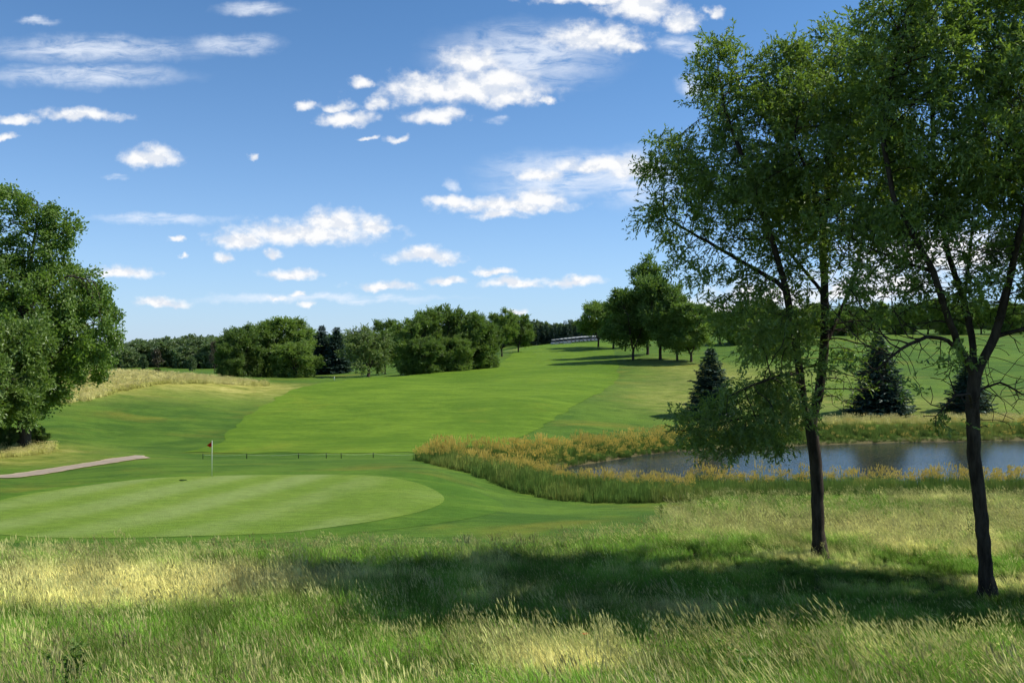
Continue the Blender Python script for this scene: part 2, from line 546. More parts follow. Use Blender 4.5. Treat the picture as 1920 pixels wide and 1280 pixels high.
def path_extra():
    m, t, out = new_mat('path_asphalt')
    n = tex_noise(t, 1.1, 5, .6, None, 'World')
    f = tex_noise(t, 40, 3, .7, None, 'World')
    c = ramp_col(t, n, [(.3, (.28, .225, .165)), (.7, (.41, .335, .25))])
    c = mix(t, maprange(t, f, .35, .65, 0, .45), c, (.22, .18, .16))
    edge = attribute(t, 'edge').outputs['Fac']
    c = mix(t, maprange(t, edge, .55, 1.0, 0, .8), c, (.46, .36, .22))
    principled(t, out, c, .9, .1, bump=f, bump_d=.01)
    return m
M['path'] = path_extra()

def water_mat():
    m, t, out = new_mat('pond_water')
    n1 = tex_noise(t, 1.6, 3, .5, (1, 2.6, 1), 'World')
    n2 = tex_noise(t, 6.0, 3, .6, (1, 2.2, 1), 'World')
    hgt = math_node(t, 'ADD', n1, math_node(t, 'MULTIPLY', n2, .35))
    murk = tex_noise(t, .14, 4, .6, (1, 1.5, 1), 'World')
    c = ramp_col(t, murk, [(.35, (.018, .026, .032)), (.65, (.040, .042, .034))])
    b = principled(t, out, c, .05, .7, bump=hgt, bump_d=.06, bump_s=.34)
    b.inputs['IOR'].default_value = 1.33
    return m
M['water'] = water_mat()

def bark(name, a, b_, scale=6):
    m, t, out = new_mat(name)
    n = tex_noise(t, scale, 6, .7, (1, 1, .22))
    n2 = tex_noise(t, 1.3, 3)
    c = mix(t, maprange(t, n, .3, .7), a, b_)
    c = mix(t, maprange(t, n2, .5, .75, 0, .5), c, tuple(x * 1.25 for x in b_))
    principled(t, out, c, .95, .1, bump=n, bump_d=.04, bump_s=.9)
    return m
M['bark'] = bark('bark_dark', (.020, .015, .011), (.070, .056, .042))
M['bark_far'] = bark('bark_brown', (.035, .027, .020), (.085, .066, .05), 3)

def leaf_mat(name, dark, light, yellow, trans=.34, obj_var=.25, gloss=.05):
    m, t, out = new_mat(name)
    sh = attribute(t, 'shade').outputs['Fac']
    oi = N(t, 'ShaderNodeObjectInfo').outputs['Random']
    c = mix(t, sh, dark, light)
    c = mix(t, math_node(t, 'MULTIPLY', oi, .55), c, yellow)
    vv = math_node(t, 'ADD', 1 - obj_var / 2, math_node(t, 'MULTIPLY', oi, obj_var))
    sc = N(t, 'ShaderNodeVectorMath', operation='SCALE')
    L(t, c, sc.inputs[0]); L(t, vv, sc.inputs['Scale'])
    c = sc.outputs[0]
    df = N(t, 'ShaderNodeBsdfDiffuse'); L(t, c, df.inputs['Color'])
    tr = N(t, 'ShaderNodeBsdfTranslucent')
    tcol = mix(t, 1.0, c, (1.25, 1.35, .7), 'MULTIPLY')
    L(t, tcol, tr.inputs['Color'])
    ms = N(t, 'ShaderNodeMixShader'); ms.inputs[0].default_value = trans
    L(t, df.outputs[0], ms.inputs[1]); L(t, tr.outputs[0], ms.inputs[2])
    gl = N(t, 'ShaderNodeBsdfGlossy'); gl.inputs['Roughness'].default_value = .45
    gl.inputs['Color'].default_value = (.8, .85, .8, 1)
    ms2 = N(t, 'ShaderNodeMixShader'); ms2.inputs[0].default_value = gloss
    L(t, ms.outputs[0], ms2.inputs[1]); L(t, gl.outputs[0], ms2.inputs[2])
    L(t, ms2.outputs[0], out.inputs['Surface'])
    return m
M['leaf_ash'] = leaf_mat('ash_leaves', (.055, .105, .018), (.28, .385, .072), (.15, .21, .04), .44, .1, .05)
M['leaf_oak'] = leaf_mat('oak_leaves', (.085, .155, .032), (.22, .33, .065), (.16, .23, .04), .44, .12, .025)
M['leaf'] = leaf_mat('broad_leaves', (.072, .135, .030), (.205, .300, .066), (.18, .245, .056), .40, .34, .03)
M['leaf_pale'] = leaf_mat('pale_leaves', (.11, .165, .045), (.22, .29, .085), (.18, .24, .07), .36, .1)
M['leaf_far'] = leaf_mat('distant_leaves', (.085, .140, .055), (.175, .245, .095), (.17, .215, .10), .35, .35)
M['leaf_red'] = leaf_mat('brownish_leaves', (.075, .062, .04), (.13, .10, .062), (.12, .10, .06), .25, .1)
M['needle'] = leaf_mat('spruce_needles', (.024, .055, .040), (.062, .112, .082), (.05, .09, .06), .14, .2)
M['needle_far'] = leaf_mat('distant_needles', (.024, .052, .040), (.050, .095, .066), (.045, .08, .06), .12, .3)

def grass_mat(name, lo, green, straw, seed, trans=.32):
    m, t, out = new_mat(name)
    h = attribute(t, 'h').outputs['Fac']
    sd_ = attribute(t, 'seed').outputs['Fac']
    rn = attribute(t, 'shade').outputs['Fac']
    tint = attribute(t, 'tint', 'INSTANCER')
    sp = N(t, 'ShaderNodeSeparateXYZ'); L(t, tint.outputs['Vector'], sp.inputs[0])
    dry, val = sp.outputs[0], sp.outputs[1]
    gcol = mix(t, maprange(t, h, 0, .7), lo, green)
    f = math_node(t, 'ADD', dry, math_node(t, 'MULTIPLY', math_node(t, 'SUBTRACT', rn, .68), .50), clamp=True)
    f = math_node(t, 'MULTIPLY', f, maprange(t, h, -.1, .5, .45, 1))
    c = mix(t, f, gcol, straw)
    c = mix(t, sd_, c, seed)
    sc = N(t, 'ShaderNodeVectorMath', operation='SCALE')
    L(t, c, sc.inputs[0]); L(t, val, sc.inputs['Scale'])
    c = sc.outputs[0]
    df = N(t, 'ShaderNodeBsdfDiffuse'); L(t, c, df.inputs['Color'])
    gg = N(t, 'ShaderNodeNewGeometry')
    nm = N(t, 'ShaderNodeVectorMath', operation='MULTIPLY_ADD')
    L(t, gg.outputs['Normal'], nm.inputs[0]); nm.inputs[1].default_value = (.4, .4, .4); nm.inputs[2].default_value = (0, 0, .75)
    nz = N(t, 'ShaderNodeVectorMath', operation='NORMALIZE'); L(t, nm.outputs[0], nz.inputs[0])
    L(t, nz.outputs[0], df.inputs['Normal'])
    tr = N(t, 'ShaderNodeBsdfTranslucent'); L(t, c, tr.inputs['Color'])
    ms = N(t, 'ShaderNodeMixShader'); ms.inputs[0].default_value = trans
    L(t, df.outputs[0], ms.inputs[1]); L(t, tr.outputs[0], ms.inputs[2])
    gl = N(t, 'ShaderNodeBsdfGlossy'); gl.inputs['Roughness'].default_value = .4
    ms2 = N(t, 'ShaderNodeMixShader'); ms2.inputs[0].default_value = .015
    L(t, ms.outputs[0], ms2.inputs[1]); L(t, gl.outputs[0], ms2.inputs[2])
    L(t, ms2.outputs[0], out.inputs['Surface'])
    return m
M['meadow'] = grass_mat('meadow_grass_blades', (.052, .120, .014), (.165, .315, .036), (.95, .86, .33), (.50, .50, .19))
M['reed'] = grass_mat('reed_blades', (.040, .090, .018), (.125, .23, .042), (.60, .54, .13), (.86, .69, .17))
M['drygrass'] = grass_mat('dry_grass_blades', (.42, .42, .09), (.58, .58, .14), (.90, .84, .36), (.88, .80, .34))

# ------------------------------------------------------------------ ground sheet
def sheet_mesh(name, X, Y, Z, smooth=True):
    r, c = X.shape
    v = np.stack([X, Y, Z], -1).reshape(-1, 3)
    i = np.arange(r - 1)[:, None] * c; j = np.arange(c - 1)[None]
    f = np.stack([i + j, i + j + 1, i + c + j + 1, i + c + j], -1).reshape(-1, 4)
    return raw_mesh(name, v, [f], smooth)

rows = np.concatenate([np.linspace(-140, 4, 13)[:-1], np.exp(np.arange(math.log(4), math.log(3600), .0155)), [4200.]])
us = np.concatenate([np.linspace(-1.5, -.68, 26)[:-1], np.linspace(-.68, .68, 260), np.linspace(.68, 1.5, 26)[1:]])
GY = np.repeat(rows[:, None], len(us), 1)
width = np.maximum(GY, 0) + 60 * np.exp(-np.maximum(GY, 0) / 20) * np.abs(us)[None] ** 2 + np.where(GY < 4, 40, 0) * np.abs(us)[None] ** 2
GX = us[None] * np.maximum(width, 6)
GZ = height(GX, GY)
gm = sheet_mesh('ground', GX, GY, GZ)

def gauss(X, Y, px, D, rx, ry):
    x, y = G(px, D)
    return np.exp(-(((X - x) / rx) ** 2 + ((Y - y) / ry) ** 2))
EDGE_PX = np.array([-2000, 400, 700, 1000, 1200, 1250, 1285, 1340, 4000])
EDGE_D = np.array([31.6, 31.8, 32.2, 33.2, 36.0, 41.5, 46.5, 52., 56.])
def meadow_edge(X, Y):
    px = X / np.maximum(Y, 3) * FOC + 960
    return np.interp(px, EDGE_PX, EDGE_D) + (fbm(X * .5, Y * .5, 3) - .5) * 1.6
def dryness(X, Y):
    d = gauss(X, Y, 290, 120, 22, 7.5) * 1.2 + gauss(X, Y, 90, 108, 9, 9) * .9 + gauss(X, Y, 420, 126, 9, 4) * .9
    d += gauss(X, Y, 330, 108, 14, 6) * .15 + gauss(X, Y, 60, 73, 6, 4) * .6 + gauss(X, Y, 0, 67, 8, 3) * .55
    d += gauss(X, Y, 1270, 122, 8, 18) * .42 + gauss(X, Y, 1330, 150, 10, 22) * .4 + gauss(X, Y, 1240, 175, 6, 14) * .3
    d += gauss(X, Y, 1650, 115, 26, 8) * .4 + gauss(X, Y, 1500, 150, 16, 14) * .3
    d += gauss(X, Y, 995, 275, 6, 12) * .8
    return np.clip(d, 0, 1)
dr = dryness(GX.ravel(), GY.ravel())
psd = poly_sd(GX.ravel(), GY.ravel(), POND)
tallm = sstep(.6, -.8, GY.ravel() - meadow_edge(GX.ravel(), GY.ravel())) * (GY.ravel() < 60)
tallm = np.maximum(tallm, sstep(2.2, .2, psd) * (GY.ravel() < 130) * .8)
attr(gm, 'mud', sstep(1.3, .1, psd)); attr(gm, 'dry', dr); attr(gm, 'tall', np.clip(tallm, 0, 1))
obj('ground', gm, M['ground'], kind='structure', label='rolling mown grass ground of the golf course', cat='ground')

# ------------------------------------------------------------------ pond
PX = POND.copy(); cpt = PX.mean(0)
PX = cpt + (PX - cpt) * 1.0
# a slightly larger sheet, its rim buried in the banks
def offset_poly(P, d):
    n = len(P); out = []
    for i in range(n):
        a, b, c = P[i - 1], P[i], P[(i + 1) % n]
        e1, e2 = (b - a) / np.linalg.norm(b - a), (c - b) / np.linalg.norm(c - b)
        nn = np.array([-(e1 + e2)[1], (e1 + e2)[0]]); nn /= np.linalg.norm(nn)
        out.append(b + nn * d)
    return np.array(out)
area = .5 * np.sum(POND[:, 0] * np.roll(POND[:, 1], -1) - np.roll(POND[:, 0], -1) * POND[:, 1])
WP = offset_poly(POND, -.7 if area > 0 else .7)
wv = np.concatenate([np.c_[WP, np.zeros(len(WP))]])
wm_ = raw_mesh('pond_water', wv, [np.arange(len(WP))[None] if area > 0 else np.arange(len(WP))[::-1][None]])
obj('pond_water', wm_, M['water'], kind='structure', label='still pond water reflecting the sky between reed banks', cat='water')

# ------------------------------------------------------------------ fairway, green, fringe, path
def densify(P, n):
    P = np.asarray(P, float)
    d = np.concatenate([[0], np.cumsum(np.hypot(*np.diff(P, axis=0).T))])
    s = np.linspace(0, d[-1], n)
    for _ in range(1):
        Q = np.stack([np.interp(s, d, P[:, 0]), np.interp(s, d, P[:, 1])], -1)
    k = max(3, n // 14) | 1
    pad = np.pad(Q, ((k // 2, k // 2), (0, 0)), mode='edge')
    ker = np.hanning(k + 2)[1:-1]; ker /= ker.sum()
    Qs = np.stack([np.convolve(pad[:, i], ker, 'valid') for i in range(2)], -1)
    Qs[0], Qs[-1] = Q[0], Q[-1]
    return Qs
FL = [(345, 75.5), (405, 79), (420, 84), (450, 95), (500, 110), (560, 124), (620, 134), (690, 145), (800, 168), (925, 188), (950, 215), (968, 260), (985, 303)]
FR = [(905, 75.5), (930, 80), (1010, 93), (1080, 108), (1145, 130), (1160, 150), (1158, 180), (1150, 220), (1150, 260), (1142, 306)]
A_ = densify([G(*p) for p in FL], 150); B_ = densify([G(*p) for p in FR], 150)
A_[:, 0] += (fbm(np.arange(150) * .6, np.zeros(150), 3) - .5) * 1.6
B_[:, 0] += (fbm(np.arange(150) * .6, np.ones(150) * 7, 3) - .5) * 1.4
sfr = np.linspace(0, 1, 60)
FX = A_[:, :1] * (1 - sfr) + B_[:, :1] * sfr
FY = A_[:, 1:] * (1 - sfr) + B_[:, 1:] * sfr
front = sstep(14, 0, np.arange(150))[:, None] * (fbm(FX * .22, FY * 0 + 3, 3) - .5) * 4.5
FY = FY + front
obj('fairway', sheet_mesh('fairway', FX, FY, height(FX, FY) + .035), M['fairway'], kind='structure', label='bright mown fairway climbing the hill to the carts', cat='fairway')

def disc(name, cx, cy_, a, b, rot, dz, nr=26, na=160, wob=.03, seed=1., rmin=0.0):
    th = np.linspace(0, 2 * np.pi, na + 1)
    rr = np.linspace(rmin, 1, nr)
    w = 1 + wob * np.sin(2 * th + seed) + wob * .7 * np.sin(3 * th + 2 * seed)
    lx = rr[:, None] * a * np.cos(th) * w; ly = rr[:, None] * b * np.sin(th) * w
    X = cx + lx * math.cos(rot) - ly * math.sin(rot); Y = cy_ + lx * math.sin(rot) + ly * math.cos(rot)
    Z = height(X, Y) + dz
    return sheet_mesh(name, X, Y, Z)
obj('fringe', disc('fringe', -14.6, 44.8, 13.6, 10.9, R(6), .012, 30, 180, .03), M['fringe'], kind='structure', label='mown collar around the putting green', cat='fringe')
obj('putting_green', disc('putting_green', -15.6, 44.7, 11.6, 9.2, R(6), .026, 30, 200, .025), M['green'], kind='structure', label='smooth pale putting green with mowing stripes', cat='green')

pc = densify([G(-260, 50.5), G(-120, 54.5), G(0, 57.8), G(90, 60.6), G(165, 63.2), G(215, 65.6), G(248, 68.5), G(262, 72)], 90)
tan = np.gradient(pc, axis=0); tan /= np.linalg.norm(tan, axis=1)[:, None]
nor = np.stack([-tan[:, 1], tan[:, 0]], -1)
wdt = 1.55 * (1 - .75 * sstep(.80, 1, np.linspace(0, 1, 90)))
cs = np.linspace(-1, 1, 9)
jit = (fbm(np.arange(90) * .7, np.zeros(90), 3) - .5) * .35
SX = pc[:, :1] + nor[:, :1] * (wdt + jit)[:, None] * cs; SY = pc[:, 1:] + nor[:, 1:] * (wdt + jit)[:, None] * cs
pm = sheet_mesh('cart_path', SX, SY, height(SX, SY) + .05 - .02 * sstep(.85, 1, np.linspace(0, 1, 90))[:, None])
attr(pm, 'edge', np.repeat(np.abs(cs)[None], 90, 0).ravel())
obj('cart_path', pm, M['path'], kind='structure', label='pale pinkish cart path curving past the oak', cat='path')

# ------------------------------------------------------------------ scattering with geometry nodes (uncountable grass only)
def proto_collection(name, objs):
    c = bpy.data.collections.new(name)
    for o in objs:
        c.objects.link(o)
    return c

def scatter(name, pts, rot, scl, idx, tint, coll, label, cat):
    me = raw_mesh(name, pts, [])
    attr(me, 'rot', rot, 'FLOAT_VECTOR'); attr(me, 'scl', scl, 'FLOAT_VECTOR'); attr(me, 'idx', idx, 'INT'); attr(me, 'tint', tint, 'FLOAT_VECTOR')
    o = obj(name, me, None, kind='stuff', label=label, cat=cat)
    ng = bpy.data.node_groups.new(name + '_nodes', 'GeometryNodeTree')
    ng.interface.new_socket('Geometry', in_out='INPUT', socket_type='NodeSocketGeometry')
    ng.interface.new_socket('Geometry', in_out='OUTPUT', socket_type='NodeSocketGeometry')
    gi, go = ng.nodes.new('NodeGroupInput'), ng.nodes.new('NodeGroupOutput')
    ci = ng.nodes.new('GeometryNodeCollectionInfo')
    ci.inputs['Collection'].default_value = coll
    ci.inputs['Separate Children'].default_value = True
    ci.inputs['Reset Children'].default_value = True
    ip = ng.nodes.new('GeometryNodeInstanceOnPoints')
    ip.inputs['Pick Instance'].default_value = True
    def na(n_, typ):
        a = ng.nodes.new('GeometryNodeInputNamedAttribute'); a.data_type = typ
        a.inputs['Name'].default_value = n_
        return a.outputs['Attribute']
    ng.links.new(gi.outputs[0], ip.inputs['Points'])
    ng.links.new(ci.outputs[0], ip.inputs['Instance'])
    ng.links.new(na('idx', 'INT'), ip.inputs['Instance Index'])
    ng.links.new(na('rot', 'FLOAT_VECTOR'), ip.inputs['Rotation'])
    ng.links.new(na('scl', 'FLOAT_VECTOR'), ip.inputs['Scale'])
    ng.links.new(ip.outputs[0], go.inputs[0])
    md = o.modifiers.new('scatter', 'NODES')
    md.node_group = ng
    return o

def clump(name, mat, n, rad, hgt, wid, lean, spread, r, seed_frac=0.0, seed_len=.12, seed_w=.012, curl=.5):
    """grass tuft: n tapering bent blades, some with a seed head"""
    V, T3, T4, Hh, Sd, Rn = [], [], [], [], [], []
    off = 0
    lv = np.array([0, .38, .72, 1.0])
    for i in range(n):
        a = r.random() * 2 * np.pi; q = rad * math.sqrt(r.random())
        bx, by = q * math.cos(a), q * math.sin(a)
        h = hgt * (.55 + .45 * r.random() ** .7)
        isseed = r.random() < seed_frac
        if isseed:
            h = hgt * (.95 + .35 * r.random())
        da = r.random() * 2 * np.pi
        sp_ = spread * (.2 + .8 * r.random()) * (.5 if isseed else 1)
        dx, dy = lean[0] + sp_ * math.cos(da), lean[1] + sp_ * math.sin(da)
        w = wid * (.6 + .8 * r.random()) * (.6 if isseed else 1)
        ta = da + np.pi / 2 + r.normal(0, .5)
        wx, wy = math.cos(ta) * w / 2, math.sin(ta) * w / 2
        rn = r.random()
        for k, s in enumerate(lv):
            bend = s ** (1 + curl * 1.6)
            x = bx + dx * h * bend; y = by + dy * h * bend
            z = h * (s - .22 * (dx * dx + dy * dy) * s ** 2)
            if k < 3:
                ww = (1, .85, .55)[k]
                V += [(x - wx * ww, y - wy * ww, z), (x + wx * ww, y + wy * ww, z)]
                Hh += [s, s]
            else:
                V.append((x, y, z)); Hh.append(s)
        T4 += [(off, off + 1, off + 3, off + 2), (off + 2, off + 3, off + 5, off + 4)]
        T3.append((off + 4, off + 5, off + 6))
        Sd += [0] * 7; Rn += [rn] * 7
        tip = np.array(V[-1]); prev = (np.array(V[-2]) + np.array(V[-3])) / 2
        off += 7
        if isseed:
            d = tip - prev; d /= np.linalg.norm(d) + 1e-9
            a0 = tip - d * seed_len * .35
            for ang in (0, np.pi / 2):
                sx, sy = math.cos(ta + ang) * seed_w / 2, math.sin(ta + ang) * seed_w / 2
                mid_ = a0 + d * seed_len * .4; end = a0 + d * seed_len
                V += [tuple(a0), (mid_[0] + sx, mid_[1] + sy, mid_[2]), tuple(end), (mid_[0] - sx, mid_[1] - sy, mid_[2])]
                T4.append((off, off + 1, off + 2, off + 3)); off += 4
                Hh += [1] * 4; Sd += [1] * 4; Rn += [rn] * 4
    me = raw_mesh(name, np.array(V), [np.array(T4), np.array(T3)])
    attr(me, 'h', Hh); attr(me, 'seed', Sd); attr(me, 'shade', Rn)
    me.materials.append(mat)
    return bpy.data.objects.new(name, me)

def scatter_area(n, u0, u1, d0, d1, power=1.0):
    """random ground points inside a fan in front of the camera, density falling with distance"""
    D = np.exp(rng.uniform(math.log(d0), math.log(d1), n)) if power == 1 else (d0 ** (2 - power) + rng.random(n) * (d1 ** (2 - power) - d0 ** (2 - power))) ** (1 / (2 - power))
    u = rng.uniform(u0, u1, n)
    return u * D, D

def scatter_points(name, X, Y, scl, idx, dry, val, coll, label, cat, tilt=.12, dz=-.03, rz=None, ry=0.0):
    Z = height(X, Y) + dz
    n = len(X)
    rot = np.stack([rng.normal(0, tilt, n), rng.normal(0, tilt, n) + ry, rng.uniform(0, 2 * np.pi, n) if rz is None else rz], -1)
    s = scl[:, None] * np.stack([rng.uniform(.85, 1.2, n), rng.uniform(.85, 1.2, n), rng.uniform(.8, 1.2, n)], -1)
    return scatter(name, np.stack([X, Y, Z], -1), rot, s, idx, np.stack([dry, val, rng.random(n)], -1), coll, label, cat)

# ---- meadow of tall rough grass in front
r0 = np.random.default_rng(21)
LEAN = (-.36, -.05)
protos = []
for i in range(5):
    protos.append(clump('meadow_%02d' % i, M['meadow'], 44, .24, .52, .015, LEAN, .42, r0, .06, .10, .014))
for i in range(3):
    protos.append(clump('meadow_%02d' % (5 + i), M['meadow'], 26, .22, .70, .011, (-.46, -.06), .30, r0, .45, .15, .022))
mcoll = proto_collection('meadow_tufts', protos)
X, Y = scatter_area(46000, -.70, .72, 8.5, 56, .62)
px_ = X / Y * FOC + 960
keep = Y < meadow_edge(X, Y)
# thin, trampled grass in the deep shade around the two trunks
X, Y, px_ = X[keep], Y[keep], px_[keep]
sd_p = poly_sd(X, Y, POND)
keep = sd_p > 1.0
X, Y, px_ = X[keep], Y[keep], px_[keep]
def meadow_dry(X, Y):
    f = fbm(X * .20 + 4, Y * .45, 4)
    g = fbm(X * .9 + 11, Y * 1.3, 3)
    d = .75 * sstep(.50, .68, f) * sstep(.30, .55, g)
    d += gauss(X, Y, 180, 26, 4.6, 2.0) * 1.1 + gauss(X, Y, 340, 25.0, 4.0, 1.9) * 1.0 + gauss(X, Y, 130, 23, 2.0, .9) * .6 + gauss(X, Y, 520, 26, 3, 1.2) * .4
    d += gauss(X, Y, 1120, 16.2, 2.0, 1.5) * 1.2 + gauss(X, Y, 930, 18.5, 1.6, .9) * .5 + gauss(X, Y, 1010, 15.0, 1.7, 1.3) * .9 + gauss(X, Y, 40, 16.5, 2.2, 1.6) * .35
    d += gauss(X, Y, 1650, 36, 8, 3.0) * .75 + gauss(X, Y, 1470, 32, 4, 2.4) * .6 + gauss(X, Y, 1850, 40, 6, 2) * .4 + gauss(X, Y, 1350, 39, 3, 2) * .3
    d -= gauss(X, Y, 1500, 15.5, 4.5, 2.2) * .7 + gauss(X, Y, 1750, 14, 4, 3) * .7 + gauss(X, Y, 600, 14, 5, 2) * .3 + gauss(X, Y, 480, 20, 2.5, 1.2) * .5
    d *= .30 + .70 * sstep(17.5, 22.5, Y + 3.5 * (fbm(X * .3, Y * .3, 2) - .5) + 9 * gauss(X, Y, 1080, 16.2, 2.6, 2.2))
    d -= gauss(X, Y, 1000, 31, 8, 3) * .6 + gauss(X, Y, 500, 32, 12, 1.4) * .45
    d *= 1 - .85 * sstep(.20, .30, X / np.maximum(Y, 3)) * sstep(25, 20, Y)
    return np.clip(d, 0, 1)
dd = meadow_dry(X, Y)
n = len(X)
scl = rng.uniform(.75, 1.15, n) * (.85 + .35 * fbm(X * .35, Y * .35, 3))
# shorter where the edge meets mown turf and in the trodden shade under the trees
scl *= .50 + .50 * sstep(0, 3.5, meadow_edge(X, Y) - Y)
shade_zone = gauss(X, Y, 1500, 27.0, 5.5, 2.2) + gauss(X, Y, 1800, 24.5, 4, 2)
scl *= 1 - .45 * np.clip(shade_zone, 0, 1)
stalk = rng.random(n) < .05 + .10 * sstep(17, 24, Y) + .30 * dd + .25 * np.clip(gauss(X, Y, 1450, 17, 4, 1.6) + gauss(X, Y, 1750, 15.5, 3, 1.5), 0, 1)
stalk &= rng.random(n) > 1.2 * np.clip(gauss(X, Y, 1150, 25, 9, 3.4) + gauss(X, Y, 1650, 23, 5, 2.6), 0, 1)  # drops pale stalks where the tree shadows fall, so the shade reads darker
idx = np.where(stalk, rng.integers(5, 8, n), rng.integers(0, 5, n))
val = .70 + .85 * sstep(.25, .75, fbm(X * .7 + 30, Y * .9, 3)) + rng.normal(0, .13, n)
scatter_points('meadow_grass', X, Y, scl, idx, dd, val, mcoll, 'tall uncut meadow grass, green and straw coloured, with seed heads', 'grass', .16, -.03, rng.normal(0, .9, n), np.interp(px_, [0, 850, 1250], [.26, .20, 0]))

# ---- reeds along the pond
r1 = np.random.default_rng(5)
rp = []
for i in range(4):
    rp.append(clump('reed_%02d' % i, M['reed'], 44, .42, 1.25, .030, (-.04, 0), .20, r1, .0))
for i in range(4):
    rp.append(clump('reed_%02d' % (4 + i), M['reed'], 34, .40, 1.32, .022, (-.06, 0), .16, r1, .62, .26, .055))
rcoll = proto_collection('reed_tufts', rp)
def strip(poly, n):
    P = np.array(poly, float)
    lo, hi = P.min(0), P.max(0)
    q = rng.uniform(lo, hi, (n * 3, 2))
    q = q[poly_sd(q[:, 0], q[:, 1], P) < 0][:n]
    return q[:, 0], q[:, 1]
FRONT = [G(775, 66), G(800, 61.5), G(850, 58), G(950, 54), G(1050, 51.3), G(1180, 50.0), G(1290, 50.0), G(1340, 52.5), G(1600, 54), G(1920, 54), G(2150, 55),
         G(2150, 60.8), G(1920, 60.3), G(1500, 61), G(1250, 62), G(1120, 64), G(1050, 66.5), G(1000, 69), G(930, 69.5), G(850, 69.5), G(800, 69)]
BACK = [G(820, 68.5), G(900, 69.5), G(1000, 71), G(1050, 73.2), G(1110, 76.5), G(1200, 82), G(1262, 85), G(1330, 87), G(1330, 93), G(1240, 91), G(1150, 86), G(1050, 81), G(930, 75.5), G(850, 72.5), G(800, 70)]
FAR = [G(1330, 87), G(1400, 88), G(1540, 90.6), G(1700, 93), G(1920, 95), G(2150, 95.6), G(2150, 99.5), G(1920, 99.5), G(1700, 98), G(1540, 96.5), G(1330, 94)]
Xs, Ys, Sc, Ix, Dr, Vl = [], [], [], [], [], []
for poly, nn, sbase, seedp, dryb in ((FRONT, 3600, .98, .42, .05), (BACK, 2000, .92, .50, .04), (FAR, 1500, .85, .12, .14)):
    x, y = strip(poly, nn)
    y = y - (0.8 if poly is not FRONT else 0.0)
    k = len(x)
    e = poly_sd(x, y, np.array(poly, float))
    Xs.append(x); Ys.append(y)
    pxx = x / y * FOC + 960
    orange = np.ones(k)
    if poly is FRONT:
        orange = np.interp(pxx, [760, 800, 1250, 1500, 1700, 2000], [1.3, 1.35, 1.3, 1.5, 1.4, 1.3])
        # the crest towards the water carries the seed heads, the outer slope is plain green leaves
        dshore = poly_sd(x, y, POND)
        orange = orange * sstep(np.where(pxx > 1300, 5.5, 10.5), np.where(pxx > 1300, 2.0, 5.0), dshore)
        orange = np.maximum(orange, sstep(960, 830, pxx) * sstep(62.5, 64, y) * 1.4)
    Sc.append(sbase * rng.uniform(.62, 1.15, k) * (.75 + .5 * (fbm(x * .45, y * .45, 3) - .2)) * (.62 + .38 * sstep(0, 1.6, -e)) * (1 if poly is not FRONT else np.interp(pxx, [1250, 1500], [1, 1.12]) * np.where(pxx > 1290, .80, .46 + .54 * sstep(2.5, 9.0, poly_sd(x, y, POND)))))
    Ix.append(np.where(rng.random(k) < seedp * orange, rng.integers(4, 8, k), rng.integers(0, 4, k)))
    Dr.append(np.clip(dryb + .28 * sstep(.48, .70, fbm(x * .3, y * .3, 3)), 0, 1))
    Vl.append(.8 + .4 * fbm(x * .4, y * .4, 3))
scatter_points('reeds', np.concatenate(Xs), np.concatenate(Ys), np.concatenate(Sc), np.concatenate(Ix), np.concatenate(Dr), np.concatenate(Vl), rcoll,
               'green reeds with orange seed heads fringing the pond', 'reeds', .07, -.05)

# ---- pale dry grass on the left ridge and along the far bank
dp = []
for i in range(4):
    dp.append(clump('dry_%02d' % i, M['drygrass'], 40, .55, .62, .035, (-.2, 0), .42, r1, .25, .2, .05))
dcoll = proto_collection('dry_tufts', dp)
RIDGE = [G(120, 98), G(170, 101), G(230, 109), G(310, 117), G(420, 122.5), G(500, 125), G(500, 128), G(400, 128), G(250, 127), G(100, 126), G(40, 112), G(60, 100)]
x, y = strip(RIDGE, 2600)
k = len(x)
f_ = fbm(x * .2, y * .35, 3)
x2, y2 = strip([G(1330, 94), G(1540, 97), G(1920, 100), G(2150, 101), G(2150, 104), G(1920, 103.5), G(1540, 101), G(1330, 98)], 700)
x3, y3 = strip([G(-150, 69), G(0, 68), G(95, 71), G(110, 76), G(40, 78), G(-100, 77)], 500)
X = np.concatenate([x, x2, x3]); Y = np.concatenate([y, y2, y3]); k2 = len(X)
scatter_points('dry_grass', X, Y, rng.uniform(.6, 1.05, k2) * np.concatenate([np.full(k, 1.0), np.full(len(x2), 1.0), np.full(len(x3), .65)]), rng.integers(0, 4, k2),
               np.clip(np.concatenate([.40 + 1.4 * (f_ - .40), np.full(len(x2), .45), np.full(len(x3), .25)]) + rng.normal(0, .12, k2), 0, 1), .8 + .35 * rng.random(k2), dcoll,
               'pale straw coloured dry grass on the ridge and banks', 'dry grass', .1)

